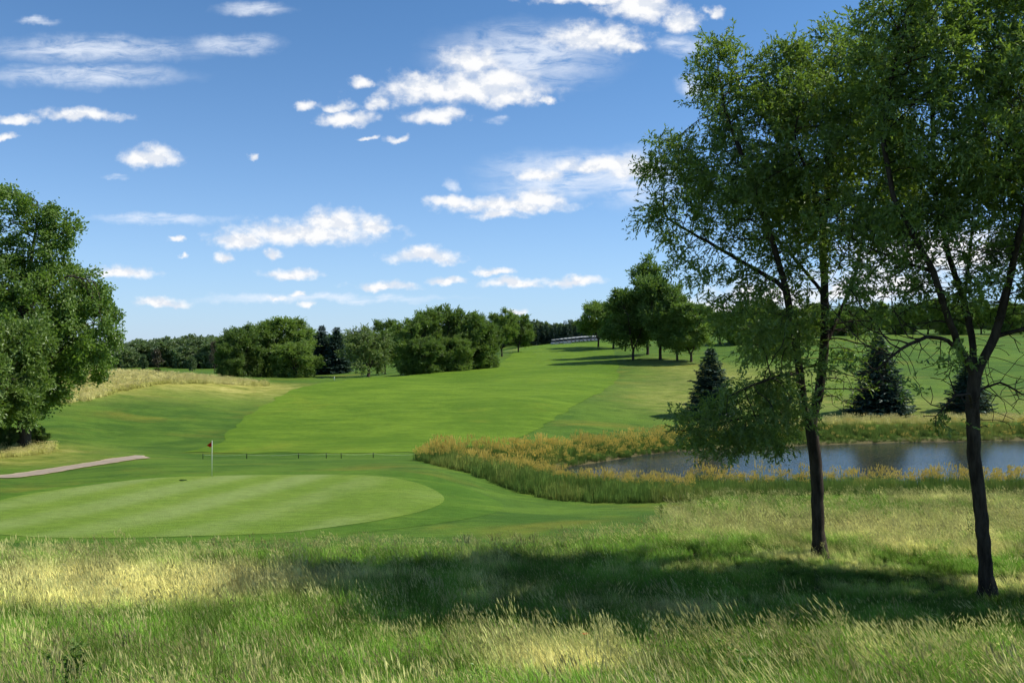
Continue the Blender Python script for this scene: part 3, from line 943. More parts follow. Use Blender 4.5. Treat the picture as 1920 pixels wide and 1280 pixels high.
# ------------------------------------------------------------------ trees
def grow(trunks, attract, step, kill, iters, up=.06, jitter=.12, r=rng, infl=1e9):
    pos = [np.array(trunks[0][0], float)]; par = [-1]
    for tr in trunks:
        tr = np.array(tr, float)
        d = [np.linalg.norm(p - tr[0]) for p in pos]
        cur = int(np.argmin(d))
        seg = np.concatenate([[0], np.cumsum(np.linalg.norm(np.diff(tr, axis=0), axis=1))])
        m = max(2, int(seg[-1] / step))
        s = np.linspace(0, seg[-1], m + 1)[1:]
        Q = np.stack([np.interp(s, seg, tr[:, i]) for i in range(3)], -1)
        Q[:-1] += r.normal(0, step * .03, Q[:-1].shape)
        for q in Q:
            pos.append(q); par.append(cur); cur = len(pos) - 1
    pos = np.array(pos); par = np.array(par)
    A = np.array(attract)
    dist = np.full(len(A), 1e9); near = np.zeros(len(A), int)
    def upd(i0):
        nonlocal dist, near
        P = pos[i0:]
        for j in range(0, len(P), 400):
            d2 = ((A[:, None] - P[None, j:j + 400]) ** 2).sum(-1)
            b = d2.argmin(1); dm = np.sqrt(d2[np.arange(len(A)), b])
            w = dm < dist
            dist[w] = dm[w]; near[w] = b[w] + i0 + j
    upd(0)
    nkid = np.zeros(len(pos), int)
    for it in range(iters):
        if len(nkid) < len(pos):
            nkid = np.concatenate([nkid, np.zeros(len(pos) - len(nkid), int)])
        ok = (dist > kill) & (nkid[near] < 4)
        A, dist, near = A[ok], dist[ok], near[ok]
        if len(A) == 0:
            break
        act = dist < infl
        v = A[act] - pos[near[act]]; v /= np.linalg.norm(v, axis=1)[:, None] + 1e-9
        acc = np.zeros_like(pos); np.add.at(acc, near[act], v)
        ids = np.unique(near[act])
        nkid[ids] += 1
        dvec = acc[ids]; dvec /= np.linalg.norm(dvec, axis=1)[:, None] + 1e-9
        dvec += r.normal(0, jitter, dvec.shape); dvec[:, 2] += up
        has = par[ids] >= 0
        pd = np.zeros_like(dvec); pd[has] = pos[ids[has]] - pos[par[ids[has]]]
        pd /= np.linalg.norm(pd, axis=1)[:, None] + 1e-9
        dvec += .35 * pd
        dvec /= np.linalg.norm(dvec, axis=1)[:, None] + 1e-9
        new = pos[ids] + dvec * step
        i0 = len(pos)
        pos = np.concatenate([pos, new]); par = np.concatenate([par, ids])
        upd(i0)
    return pos, par

def radii(pos, par, tip, base, p=2.3):
    n = len(pos)
    s = np.zeros(n); desc = np.ones(n, int); nch = np.zeros(n, int)
    main = np.full(n, -1); mainr = np.zeros(n)
    rr = np.zeros(n)
    for i in range(n - 1, -1, -1):
        rr[i] = (s[i]) ** (1 / p) if s[i] > 0 else tip
        q = par[i]
        if q >= 0:
            s[q] += rr[i] ** p; desc[q] += desc[i]; nch[q] += 1
            if rr[i] > mainr[q]:
                mainr[q] = rr[i]; main[q] = i
    k = math.log(base / tip) / math.log(max(rr[0] / tip, 1.01))
    rr = tip * (rr / tip) ** k
    return rr, desc, main

def limbs(pos, par, rr, main, flare=1.5, minr=0.0):
    """tubes along the skeleton"""
    n = len(pos)
    T = np.zeros_like(pos)
    has = par >= 0
    T[has] = pos[has] - pos[par[has]]
    T[0] = (0, 0, 1)
    T /= np.linalg.norm(T, axis=1)[:, None] + 1e-9
    mc = main >= 0
    T2 = T.copy(); T2[mc] += T[main[mc]]
    T2 /= np.linalg.norm(T2, axis=1)[:, None] + 1e-9
    R_ = rr.copy()
    z0 = pos[0, 2]
    lowz = np.clip(1 - (pos[:, 2] - z0) / 1.0, 0, 1)
    onmain = np.zeros(n, bool); i = 0
    while i >= 0:
        onmain[i] = True; i = main[i]
    R_ = np.where(onmain, R_ * (1 + (flare - 1) * lowz ** 2), R_)
    parts = []
    ch = np.where(has & (rr >= minr))[0]
    for k, lo, hi in ((9, .06, 9), (5, .02, .06), (3, 0, .02)):
        e = ch[(rr[ch] >= lo) & (rr[ch] < hi)]
        if len(e) == 0:
            continue
        q = par[e]
        ism = main[q] == e
        ta = np.where(ism[:, None], T2[q], T[e]); tb = T2[e]
        ra = np.where(ism, R_[q], np.minimum(R_[e] * 1.25, R_[q])); rb = R_[e]
        ang = np.arange(k) / k * 2 * np.pi
        def ring(P, t_, r_):
            ref = np.where(np.abs(t_[:, 2:3]) < .95, [[.05, .08, 1.]], [[1., .1, 0]])
            a = np.cross(t_, ref); a /= np.linalg.norm(a, axis=1)[:, None]
            b = np.cross(t_, a)
            return P[:, None] + r_[:, None, None] * (np.cos(ang)[None, :, None] * a[:, None] + np.sin(ang)[None, :, None] * b[:, None])
        # both rings of one tube use the same reference axis so that the tube does not twist
        flip = np.abs(tb[:, 2]) >= .95
        ta2 = ta.copy()
        va, vb = ring(pos[q], ta2, ra), ring(pos[e], tb, rb)
        mism = (np.abs(ta2[:, 2]) >= .95) != flip
        if mism.any():
            va[mism] = ring(pos[q][mism], tb[mism], ra[mism])
        v = np.concatenate([va, vb], 1).reshape(-1, 3)
        b0 = np.arange(len(e))[:, None] * 2 * k; j = np.arange(k)[None]; j2 = (j + 1) % k
        f = np.stack([b0 + j, b0 + j2, b0 + k + j2, b0 + k + j], -1).reshape(-1, 4)
        parts.append((v, [f]))
    return merge(parts)

def leaf_quads(C, Dn, size, aspect, r, up=.35, fold=.25):
    """C centres, Dn growth directions -> folded rhombic leaves"""
    n = len(C)
    d = Dn + r.normal(0, .55, (n, 3)); d /= np.linalg.norm(d, axis=1)[:, None] + 1e-9
    nrm = r.normal(0, 1, (n, 3)); nrm[:, 2] = np.abs(nrm[:, 2]) + up
    s = np.cross(d, nrm); s /= np.linalg.norm(s, axis=1)[:, None] + 1e-9
    nn = np.cross(s, d)
    Ls = size * r.uniform(.65, 1.25, n)[:, None]
    W = Ls * aspect
    a = C; b = C + d * Ls * .45 + s * W * .5 + nn * W * fold; t_ = C + d * Ls; c = C + d * Ls * .45 - s * W * .5 + nn * W * fold
    v = np.stack([a, b, t_, c], 1).reshape(-1, 3)
    i = np.arange(n)[:, None] * 4
    f = np.concatenate([i + np.array([[0, 1, 2]]), i + np.array([[0, 2, 3]])])
    return v, f

def crown_mesh(name, pos, par, desc, r, n_leaves, size, aspect, sigma, max_desc=4, twig=0.0, leafy=None, mat=None, shade_scale=.6, droop=0.0, up=.35):
    cand = np.where((desc <= max_desc) & (par >= 0))[0]
    if leafy is not None:
        cand = cand[r.random(len(cand)) < leafy(pos[cand])]
    w = 1.0 / np.sqrt(desc[cand])
    if twig > 0:
        w = w * (.25 + r.random(len(cand)) ** 1.6)
    w /= w.sum()
    out = pos[cand] - pos[par[cand]]; out /= np.linalg.norm(out, axis=1)[:, None] + 1e-9
    if twig > 0:
        per = 9
        k = n_leaves // per
        ci = r.choice(len(cand), k, p=w)
        td = out[ci] + r.normal(0, .75, (k, 3)); td[:, 2] -= droop; td /= np.linalg.norm(td, axis=1)[:, None]
        tl = twig * r.uniform(.6, 1.3, k)
        s = np.repeat(np.linspace(.12, 1, per)[None], k, 0)
        base = pos[cand[ci]] + r.normal(0, sigma, (k, 3))
        C = base[:, None] + td[:, None] * (tl[:, None] * s)[..., None]
        C[..., 2] -= droop * .25 * (s ** 2) * tl[:, None]
        C = C.reshape(-1, 3); Dn = np.repeat(td, per, 0)
        clus = np.repeat(r.random(k), per)
    else:
        ci = r.choice(len(cand), n_leaves, p=w)
        C = pos[cand[ci]] + r.normal(0, sigma, (n_leaves, 3)); Dn = out[ci].copy(); Dn[:, 2] -= droop
        cl = r.random(len(cand)); clus = cl[ci]
    v, f = leaf_quads(C, Dn, size, aspect, r, up)
    me = raw_mesh(name, v, [f])
    sh = np.clip(.5 * clus + .5 * r.random(len(C)), 0, 1)
    attr(me, 'shade', np.repeat(sh, 4))
    me.materials.append(mat)
    return me

def blob_points(blobs, n, r, shell=.45):
    """attractors in a union of ellipsoids (x,y,z,rx,ry,rz), denser towards the surface"""
    vol = np.array([b[3] * b[4] * b[5] for b in blobs]) ** .8
    pick = r.choice(len(blobs), n, p=vol / vol.sum())
    B = np.array([b[:6] for b in blobs])[pick]
    d = r.normal(0, 1, (n, 3)); d /= np.linalg.norm(d, axis=1)[:, None]
    rad = r.random(n) ** (1 / 3.0) * (1 - shell) + shell * r.random(n) ** .25
    return B[:, :3] + d * rad[:, None] * B[:, 3:6]

def tree_thing(name, label, cat, group, loc, trunk_me, crown_me, scale=(1, 1, 1), rz=0, trunk_mat=None):
    o = obj(name, None, None, None, label, cat, group, None, loc)
    o.rotation_euler = (0, 0, rz); o.scale = scale
    obj('trunk', trunk_me, trunk_mat or M['bark_far'], o)
    obj('crown', crown_me, None, o)
    return o

# ---- the two trees in front on the right: laid out from their outlines in the picture at their own distances
def plane_loc(px0, py0, D):
    k = D / FOC
    return lambda px, py, dy=0.0: np.array([(px - px0) * k, dy, (py0 - py) * k])

def front_tree(name, label, px0, py0, D, trunks, blobs, n_attr, base_r, n_leaves, seed, leafy, sinkz=0.1, leaf=.145):
    r = np.random.default_rng(seed)
    q = plane_loc(px0, py0, D)
    k = D / FOC
    tr = [[q(*p) for p in t] for t in trunks]
    tr[0][0][2] -= sinkz
    bl = []
    for b in blobs:
        x, y, rx, ry = b[:4]; dy = b[4] if len(b) > 4 else 0.0; rd = b[5] if len(b) > 5 else (rx + ry) / 2 * k * 1.15
        c = q(x, y, dy)
        bl.append((c[0], c[1], c[2], rx * k, rd, ry * k))
    A = blob_points(bl, n_attr, r, .35)
    pos, par = grow(tr, A, .30, .36, 110, .05, .14, r)
    rr, desc, main = radii(pos, par, .0105, base_r, 2.25)
    v, fl = limbs(pos, par, rr, main, 1.75)
    tm = raw_mesh(name + '_trunk', v, fl, True)
    cm = crown_mesh(name + '_crown', pos, par, desc, r, n_leaves, leaf, .38, .17, 3, .44, lambda P: leafy(P, k), M['leaf_ash'], droop=.35)
    loc = at(px0, D)
    loc.z = zat(py0, D) if abs(zat(py0, D) - loc.z) < .4 else loc.z
    return tree_thing(name, label, 'tree', 'trees standing in the meadow', loc, tm, cm, trunk_mat=M['bark']), tm, cm

T1 = [[(1535, 1040), (1533, 980), (1532, 920), (1527, 850), (1520, 795)],
      [(1520, 795), (1537, 740, .1), (1550, 650, .2), (1550, 550, .2), (1545, 440, .1), (1556, 330), (1570, 220, .2), (1562, 130, .3)],
      [(1520, 795), (1503, 765, -.2), (1492, 700, -.4), (1478, 620, -.5), (1462, 540, -.6), (1430, 440, -.8), (1390, 330, -.8), (1352, 220, -.6), (1340, 140, -.5)],
      [(1550, 650, .2), (1590, 580, .6), (1630, 500, 1.0), (1655, 400, 1.2)],
      [(1503, 765, -.2), (1450, 772, -.8), (1390, 775, -1.2), (1320, 788, -1.4), (1265, 800, -1.4)],
      [(1492, 700, -.4), (1440, 700, -1.5), (1380, 715, -2.2), (1330, 735, -2.4)],
      [(1462, 540, -.6), (1400, 490, .4), (1330, 440, 1.0), (1265, 400, 1.2)],
      [(1545, 440, .1), (1500, 380, -1.6), (1450, 310, -2.4)],
      [(1550, 550, .2), (1520, 470, 1.8), (1480, 400, 2.8)]]
B1 = [(1340, 140, 52, 72, -.4), (1395, 225, 90, 85, -.6), (1262, 288, 58, 55, .6), (1285, 385, 78, 66, .8), (1370, 360, 110, 100, -.8), (1480, 290, 120, 140, -1.2),
      (1500, 380, 110, 100, 1.8), (1560, 160, 85, 105, .2), (1600, 95, 60, 50, .2), (1315, 480, 78, 50, .6), (1420, 490, 100, 62, .2), (1640, 290, 90, 130, 1.0), (1460, 150, 60, 70, -.5),
      (1320, 795, 80, 48, -1.4, 1.3), (1395, 770, 80, 60, -1.6, 1.4), (1455, 725, 58, 60, -1.5, 1.3), (1275, 800, 40, 34, -1.4, .8), (1415, 640, 78, 52, -1.8, 1.5),
      (1400, 575, 70, 42, .8, 1.5), (1560, 470, 70, 80, -1.6, 1.6), (1600, 620, 60, 50, 1.2, 1.3), (1590, 740, 60, 40, .8, 1.0), (1590, 600, 90, 70, -.8, 1.2), (1600, 690, 80, 60, -.4, 1.2), (1480, 520, 70, 60, 1.0, 1.2), (1430, 560, 85, 55, -.6, 1.5), (1480, 620, 55, 50, .6, 1.3), (1640, 160, 60, 70, .6), (1700, 380, 70, 80, 1.2)]
def leafy1(P, k):
    px = P[:, 0] / k + 1535; py = 1035 - P[:, 2] / k
    bare = (px > 1480) & (py > 500)
    return np.where(bare, .12, np.where((py > 430) & (py < 640), .6, 1.0))
front_tree('ash_tree', 'ash tree with low leafy branch hanging left over the pond', 1535, 1035, 28, T1, B1, 3800, .20, 138000, 11, leafy1)

T2 = [[(1850, 1112), (1846, 1050), (1838, 960), (1826, 860), (1822, 770), (1828, 705)],
      [(1828, 705), (1796, 660, -.2), (1757, 585, -.5), (1728, 515, -.7), (1690, 450, -.8), (1655, 380, -.7), (1640, 280, -.6), (1652, 180, -.5), (1680, 80, -.4)],
      [(1796, 660, -.2), (1745, 635, -.8), (1695, 632, -1.2), (1645, 655, -1.4), (1600, 690, -1.5)],
      [(1828, 705), (1838, 640, .4), (1836, 560, .8), (1812, 470, 1.0), (1790, 350, 1.1), (1782, 200, 1.0), (1792, 60, .8)],
      [(1828, 705), (1858, 630, -.2), (1876, 550, -.3), (1892, 470, -.3), (1922, 380, -.2), (1962, 260), (1985, 120)],
      [(1858, 630, -.2), (1920, 612, -.6), (2000, 590, -.8), (2080, 600, -.8)],
      [(1822, 770), (1790, 735, -.8), (1740, 735, -1.5), (1695, 770, -1.8)],
      [(1728, 515, -.7), (1660, 470, .4), (1600, 430, .8)],
      [(1876, 550, -.3), (1850, 430, -1.8), (1840, 300, -2.4)],
      [(1836, 560, .8), (1900, 440, 2.2), (1930, 320, 2.8)],
      [(1822, 760), (1870, 730, .8), (1930, 720, 1.4), (1980, 745, 1.6)]]
B2 = [(1700, 55, 105, 85, -.4), (1800, 25, 110, 85, .5), (1900, 35, 115, 100, .0), (1745, 165, 130, 95, -.4), (1880, 190, 130, 110, -1.6), (1680, 250, 85, 105, -.6),
      (1815, 310, 120, 80, 1.0), (1940, 320, 105, 105, 1.8), (2040, 190, 120, 140, .0), (2080, 380, 100, 120, -.4), (1840, 300, 110, 90, -2.2), (1640, 140, 60, 70, -.4),
      (1620, 400, 80, 60, .4), (1700, 440, 110, 60, -.6), (1830, 460, 110, 60, 1.0), (1960, 510, 90, 80, -.2), (1650, 540, 90, 70, -.6), (2060, 560, 80, 60, -.8),
      (1760, 560, 60, 60, .6, 1.0)] + 5 * [(1780, 520, 110, 70, -.4, 1.4), (1600, 560, 90, 60, -.8, 1.0), (1930, 600, 80, 60, -.6, 1.0), (1850, 560, 70, 60, .6, 1.0), (1690, 670, 95, 50, -1.3, 1.0), (1610, 690, 70, 50, -1.5, .9), (1730, 755, 70, 45, -1.6, .8), (1910, 690, 80, 60, .4, 1.0), (1985, 740, 60, 40, 1.5, .9), (1660, 600, 90, 45, .2, 1.0), (1900, 780, 50, 40, .6, .8)]
def leafy2(P, k):
    px = P[:, 0] / k + 1850; py = 1108 - P[:, 2] / k
    return np.where(py > 590, .025, np.where(py > 440, .30, 1.0))
_, tm2, cm2 = front_tree('ash_tree', 'ash tree forking into spreading bare limbs, nearer of two dark trunks', 1850, 1108, 24, T2, B2, 5400, .18, 130000, 12, leafy2)
# a third one of the row stands just outside the picture and throws its shade into the meadow
l3 = at(2235, 24.5)
tree_thing('ash_tree', 'ash tree shading the meadow from beyond the picture edge', 'tree', 'trees standing in the meadow', l3, tm2, cm2, (.95, .95, .95), R(140), M['bark'])

# ---- big oak on the left
def lobed(seed, spec, trunks, n_attr, base_r, n_leaves, leaf, sigma, mat, name, step=.6, kill=.75, aspect=.6, leafy=None, droop=0.0, tip=.02, max_desc=4, up=.35, flare=1.4, twig=0.0):
    r = np.random.default_rng(seed)
    A = blob_points(spec, n_attr, r, .4)
    pos, par = grow(trunks, A, step, kill, 90, .05, .15, r)
    rr, desc, main = radii(pos, par, tip, base_r, 2.25)
    v, fl = limbs(pos, par, rr, main, flare)
    tm = raw_mesh(name + '_trunk', v, fl, True)
    cm = crown_mesh(name + '_crown', pos, par, desc, r, n_leaves, leaf, aspect, sigma, max_desc, twig, leafy, mat, droop=droop, up=up)
    return tm, cm
qo = plane_loc(45, 838, 75)
ko = 75 / FOC
def ob(px, py, rx, ry, dy=0.0, rd=None):
    c = qo(px, py, dy)
    return (c[0], c[1], c[2], rx * ko, (rd if rd else (rx + ry) / 2 * ko), ry * ko)
OT = [[qo(45, 842), qo(47, 780), qo(42, 700), qo(36, 600)], [qo(36, 600), qo(50, 500, .5), qo(62, 420, .5), qo(70, 380)], [qo(36, 600), qo(90, 545, -.8), qo(140, 520, -1), qo(185, 530, -1)],
      [qo(42, 700), qo(100, 660, .8), qo(160, 620, 1.2)], [qo(42, 700), qo(-10, 620), qo(-60, 540)], [qo(47, 780), qo(90, 745, -2), qo(130, 720, -3)], [qo(50, 500, .5), qo(95, 460, 0), qo(125, 430, 0)]]
OB = [ob(20, 390, 50, 45), ob(55, 415, 42, 40), ob(110, 425, 36, 45), ob(70, 470, 62, 40), ob(-40, 460, 70, 70), ob(30, 560, 95, 70, -2), ob(110, 560, 75, 70, 1), ob(170, 570, 42, 52), ob(185, 620, 42, 55),
      ob(140, 640, 70, 60, -2), ob(60, 660, 90, 70, -3.5), ob(110, 715, 62, 48, -2.5), ob(-60, 620, 100, 110), ob(30, 745, 60, 45, 3), ob(-50, 740, 80, 60), ob(50, 560, 90, 80, 4), ob(120, 680, 60, 50, 3), ob(75, 765, 45, 28, -3)]
tmo, cmo = lobed(31, OB, OT, 2300, .55, 92000, .30, .33, M['leaf_oak'], 'oak', .55, .75, .62)
lo = at(45, 75)
tree_thing('oak_tree', 'tall broad oak at the picture edge beside the cart path', 'tree', None, lo, tmo, cmo)

# ---- tree kinds for the middle distance, ten metres tall each
def kind_tree(seed, spec, trunk_h, base_r, n_leaves, leaf, mat, name, n_attr=620, lean=0.0, forks=3, droop=0.0, sigma=.16, aspect=.6, max_desc=5, leafy=None):
    r = np.random.default_rng(seed)
    top = max(b[2] + b[5] for b in spec)
    tr = [[(0, 0, -.3), (lean * .3, 0, trunk_h * .5), (lean * .6, .05, trunk_h)]]
    for i in range(forks):
        a = 2 * np.pi * (i + r.random() * .5) / forks
        tr.append([(lean * .6, .05, trunk_h), (lean * .6 + .8 * math.cos(a), .8 * math.sin(a), trunk_h + (top - trunk_h) * .28), (lean + 1.3 * math.cos(a), 1.3 * math.sin(a), trunk_h + (top - trunk_h) * .58)])
    return lobed(seed, spec, tr, n_attr, base_r, n_leaves, leaf, sigma, mat, name, .5, .65, aspect, leafy, droop - .25, .018, max_desc, twig=.75)
def rspec(seed, n, rx, z0, z1, r_lo, r_hi, wide=1.0):
    """a core and many lobes of unequal size on it: uneven outline"""
    r = np.random.default_rng(seed); out = []
    zc, hz = (z0 + z1) / 2, (z1 - z0) / 2
    out.append((0, 0, zc, rx * .62, rx * .62, hz * .8))
    for i in range(int(n * 1.9)):
        v = r.normal(0, 1, 3); v /= np.linalg.norm(v)
        if v[2] < -.8:
            v[2] *= -.5
        q = r.uniform(r_lo * .45, r_hi * .72) * (.7 + .5 * r.random())
        k = r.uniform(.62, 1.0)
        out.append((v[0] * rx * k * wide, v[1] * rx * k * wide, zc + v[2] * hz * k, q * 1.15, q * 1.15, q * .8))
    return out
KIND = {}
KIND['round'] = kind_tree(101, rspec(1, 15, 3.0, 1.2, 9.0, 1.1, 1.8), 1.3, .15, 36000, .23, M['leaf'], 'round')
KIND['tall'] = kind_tree(102, rspec(2, 15, 2.1, 1.1, 9.2, .9, 1.5), 1.2, .12, 34000, .21, M['leaf'], 'tall')
KIND['bush'] = kind_tree(103, rspec(3, 20, 3.6, .9, 8.8, 1.3, 2.0) + [(1.8 * math.cos(a), 1.8 * math.sin(a), 1.1, 1.7, 1.7, 1.1) for a in range(6)], .7, .28, 44000, .25, M['leaf'], 'bush', 800, 0, 5)
KIND['bush_b'] = kind_tree(113, rspec(13, 20, 3.2, .9, 9.0, 1.2, 1.9) + [(2.0 * math.cos(a), 2.0 * math.sin(a), 1.0, 1.5, 1.5, 1.0) for a in range(6)], .7, .28, 44000, .25, M['leaf'], 'bushb', 800, 0, 5)
KIND['broad'] = kind_tree(104, rspec(4, 18, 3.4, 1.0, 8.9, 1.1, 1.8), 1.1, .17, 40000, .23, M['leaf'], 'broad', 720, 0, 4)
KIND['airy'] = kind_tree(105, rspec(5, 20, 4.2, 1.9, 8.9, .9, 1.35) + [(3.6, 0, 1.8, 1.0, 1.0, .9), (-3.8, 0, 1.9, 1.1, 1.0, .9), (-2.6, 1, 1.7, 1, 1, .8)], 1.0, .26, 21000, .27, M['leaf_pale'], 'airy', 620, -.8, 5, .2, .26)
KIND['tower'] = kind_tree(109, rspec(9, 12, 2.5, .9, 6.2, 1.0, 1.6) + rspec(10, 8, 1.5, 4.5, 9.3, .8, 1.2) + [(.1, 0, 9.4, .5, .5, .6)], 1.1, .13, 36000, .21, M['leaf'], 'tower', 800)
KIND['far'] = kind_tree(106, rspec(6, 12, 2.9, .6, 9.0, 1.5, 2.4), .8, .2, 6500, .55, M['leaf_far'], 'far', 300)
KIND['far_b'] = kind_tree(107, rspec(7, 12, 2.5, .6, 9.2, 1.4, 2.2), .8, .2, 6500, .55, M['leaf_far'], 'farb', 300)
KIND['red'] = kind_tree(108, rspec(8, 11, 2.4, 1.0, 9.0, 1.2, 1.8), 1.2, .2, 4200, .5, M['leaf_red'], 'red', 220)

def spruce(seed, name, mat, hgt=10.0, rad=2.6, whorls=26, spray=8, leaf=.32, ragged=.18):
    r = np.random.default_rng(seed)
    P, Dn, tubes = [], [], [tube([(0, 0, -.3), (0, 0, hgt * .5), (0, 0, hgt * .985)], [.17, .09, .012], 7)]
    for i in range(whorls):
        s = (i + .3) / whorls
        z = hgt * (.045 + .935 * s)
        Lb = rad * (1 - s) ** .82 + .12
        nb = max(5, int(13 * (1 - s) + 5))
        a0 = r.random() * 7
        for j in range(nb):
            a = a0 + 2 * np.pi * j / nb + r.normal(0, .12)
            ln = Lb * (1 + r.normal(0, ragged))
            d = np.array([math.cos(a), math.sin(a), 0])
            k = max(4, int(ln / .16))
            t_ = np.linspace(.12, 1, k)
            droop = -.30 * ln * t_ + .22 * ln * t_ ** 2.4
            B = np.outer(t_ * ln, d) + np.stack([0 * t_, 0 * t_, z + droop], -1)
            if i % 2 == 0 and ln > .5:
                tubes.append(tube([(0, 0, z), tuple(B[k // 2]), tuple(B[-1])], [.022, .014, .005], 3, False))
            for side in (-1, 1):
                wv_ = np.array([-d[1], d[0], 0]) * side
                for m in range(2):
                    C = B + np.outer((1 - t_ * .55) * ln * .20 * r.random(k), wv_) + r.normal(0, .03, (k, 3))
                    P.append(C); Dn.append(np.repeat((d * .8 + wv_ * .75 + np.array([0, 0, -.22]))[None], k, 0))
            P.append(B); Dn.append(np.repeat((d + np.array([0, 0, .08]))[None], k, 0))
    C = np.concatenate(P); Dn = np.concatenate(Dn)
    v, f = leaf_quads(C, Dn * 2.2, leaf, .36, r, 1.4, .1)
    me = raw_mesh(name + '_crown', v, [f])
    attr(me, 'shade', np.repeat(r.random(len(C)), 4)); me.materials.append(mat)
    tv, tf = merge(tubes)
    return raw_mesh(name + '_trunk', tv, tf, True), me
KIND['spruce'] = spruce(201, 'spruce', M['needle'], 10, 3.0, 34, 8, .46)
KIND['spruce_b'] = spruce(202, 'spruceb', M['needle'], 10, 2.5, 34, 8, .46)
KIND['conifer'] = spruce(203, 'conifer', M['needle_far'], 10, 1.9, 15, 8, .62, .2)
KIND['conifer_b'] = spruce(204, 'coniferb', M['needle_far'], 10, 1.6, 15, 8, .62, .22)

TOP = {}
for k_, (tm_, cm_) in KIND.items():
    co = np.empty(len(cm_.vertices) * 3, np.float32); cm_.vertices.foreach_get('co', co)
    TOP[k_] = float(np.percentile(co.reshape(-1, 3)[:, 2], 99.7))
def put(kind, px, D, top_py, wide, label, group=None, name='tree', cat='tree', rz=None, sink=0.0):
    """a tree of the named kind rooted at column px, distance D, its top at row top_py; wide = width factor"""
    b = at(px, D, -sink)
    h = (zat(top_py, D) - b.z) / TOP[kind]
    tm, cm = KIND[kind]
    return tree_thing(name, label, cat, group, b, tm, cm, (h * wide, h * wide, h), rng.uniform(0, 6.28) if rz is None else rz)

# blue spruces beyond the pond
SPG = 'spruces beyond the pond'
put('spruce', 1333, 106, 655, 1.15, 'dark blue spruce standing alone on the slope above the low ash branch', SPG, 'spruce_tree', 'spruce')
put('spruce', 1648, 106, 632, 1.15, 'broad dark spruce on the far bank between the two ash trunks', SPG, 'spruce_tree', 'spruce')
put('spruce_b', 1815, 108, 668, 1.35, 'dark spruce on the far bank directly behind the forked ash trunk', SPG, 'spruce_tree', 'spruce')

# small tree and shrubs at the left edge, by the oak
put('broad', -20, 66, 600, .95, 'smaller leafy tree in front of the oak, cut by the picture edge', None, 'broadleaf_tree')
put('bush', 72, 76.5, 800, 1.3, 'low dark shrub at the foot of the oak trunk', None, 'shrub', 'shrub')
put('bush_b', 12, 74, 798, 1.4, 'low leafy shrub under the oak at the picture edge', None, 'shrub', 'shrub')

LC = 'thicket at the end of the dry ridge'
put('bush', 452, 150, 611, 1.0, 'bushy tree forming the front end of the thicket by the dry ridge', LC, 'broadleaf_tree')
put('bush_b', 497, 156, 604, .98, 'middle bushy tree of the thicket by the dry ridge', LC, 'broadleaf_tree')
put('tall', 537, 158, 596, 1.5, 'tallest round-topped tree of the thicket by the dry ridge', LC, 'broadleaf_tree')
put('bush', 556, 149, 640, 1.45, 'low pale-lit bush sloping down at the thicket end beside the conifers', LC, 'broadleaf_tree')
put('bush_b', 432, 147, 640, 1.0, 'low bush at the thicket end that touches the dry grass', LC, 'broadleaf_tree')
CG = 'dark conifers between the thicket and the pale tree'
put('spruce_b', 572, 215, 616, 1.1, 'slender dark conifer just past the thicket, first of three', CG, 'conifer_tree', 'conifer')
put('spruce', 603, 218, 612, 1.05, 'dark conifer in the middle of the three behind the pale tree', CG, 'conifer_tree', 'conifer')
put('spruce_b', 632, 216, 615, 1.2, 'dark conifer next to the pale spreading tree, last of three', CG, 'conifer_tree', 'conifer')
put('round', 616, 226, 622, 1.0, 'dark round tree standing behind the three conifers', None, 'broadleaf_tree')
put('airy', 690, 150, 612, 1.1, 'pale airy tree with spreading low limbs between two thickets', None, 'broadleaf_tree')
put('tall', 722, 190, 600, .9, 'loose slim tree rising behind the pale airy tree', None, 'broadleaf_tree')
MC = 'big dark thicket beside the fairway'
put('bush', 782, 171, 594, 1.0, 'leafy tree at the near end of the big dark fairway thicket', MC, 'broadleaf_tree')
put('bush_b', 828, 175, 575, 1.02, 'highest tree in the big dark thicket beside the fairway', MC, 'broadleaf_tree')
put('bush', 876, 176, 582, 1.0, 'tree with rounded top right of the highest in the fairway thicket', MC, 'broadleaf_tree')
put('bush_b', 905, 180, 603, 1.05, 'lower bush at the uphill end of the big fairway thicket', MC, 'broadleaf_tree')
put('bush', 800, 166, 632, 1.2, 'low dark bush in front of the big fairway thicket', MC, 'broadleaf_tree')
put('bush_b', 855, 170, 630, 1.2, 'broad low bush in front of the highest thicket tree', MC, 'broadleaf_tree')
put('round', 941, 226, 581, 1.15, 'tree with visible trunk uphill of the big fairway thicket', None, 'broadleaf_tree')
put('tall', 972, 246, 590, 1.4, 'darker tree closing the row before the far conifers', None, 'broadleaf_tree')

# far conifers behind the carts
FG = 'belt of conifers behind the golf carts'
for i in range(16):
    px = 978 + i * 9.2 + rng.uniform(-2, 2)
    put('conifer' if i % 2 else 'conifer_b', px, 372 + rng.uniform(-8, 14), 606 + rng.uniform(-4, 6), 1.1, 'tall dark conifer in the belt behind the golf carts', FG, 'conifer_tree', 'conifer')
for i, px in enumerate((1000, 1022, 1046, 1075, 1098)):
    put('far', px, 400, 600 + (i % 3) * 3, .9, 'greyish broadleaf crown showing above the conifer belt', 'broadleaf trees behind the conifer belt', 'broadleaf_tree')

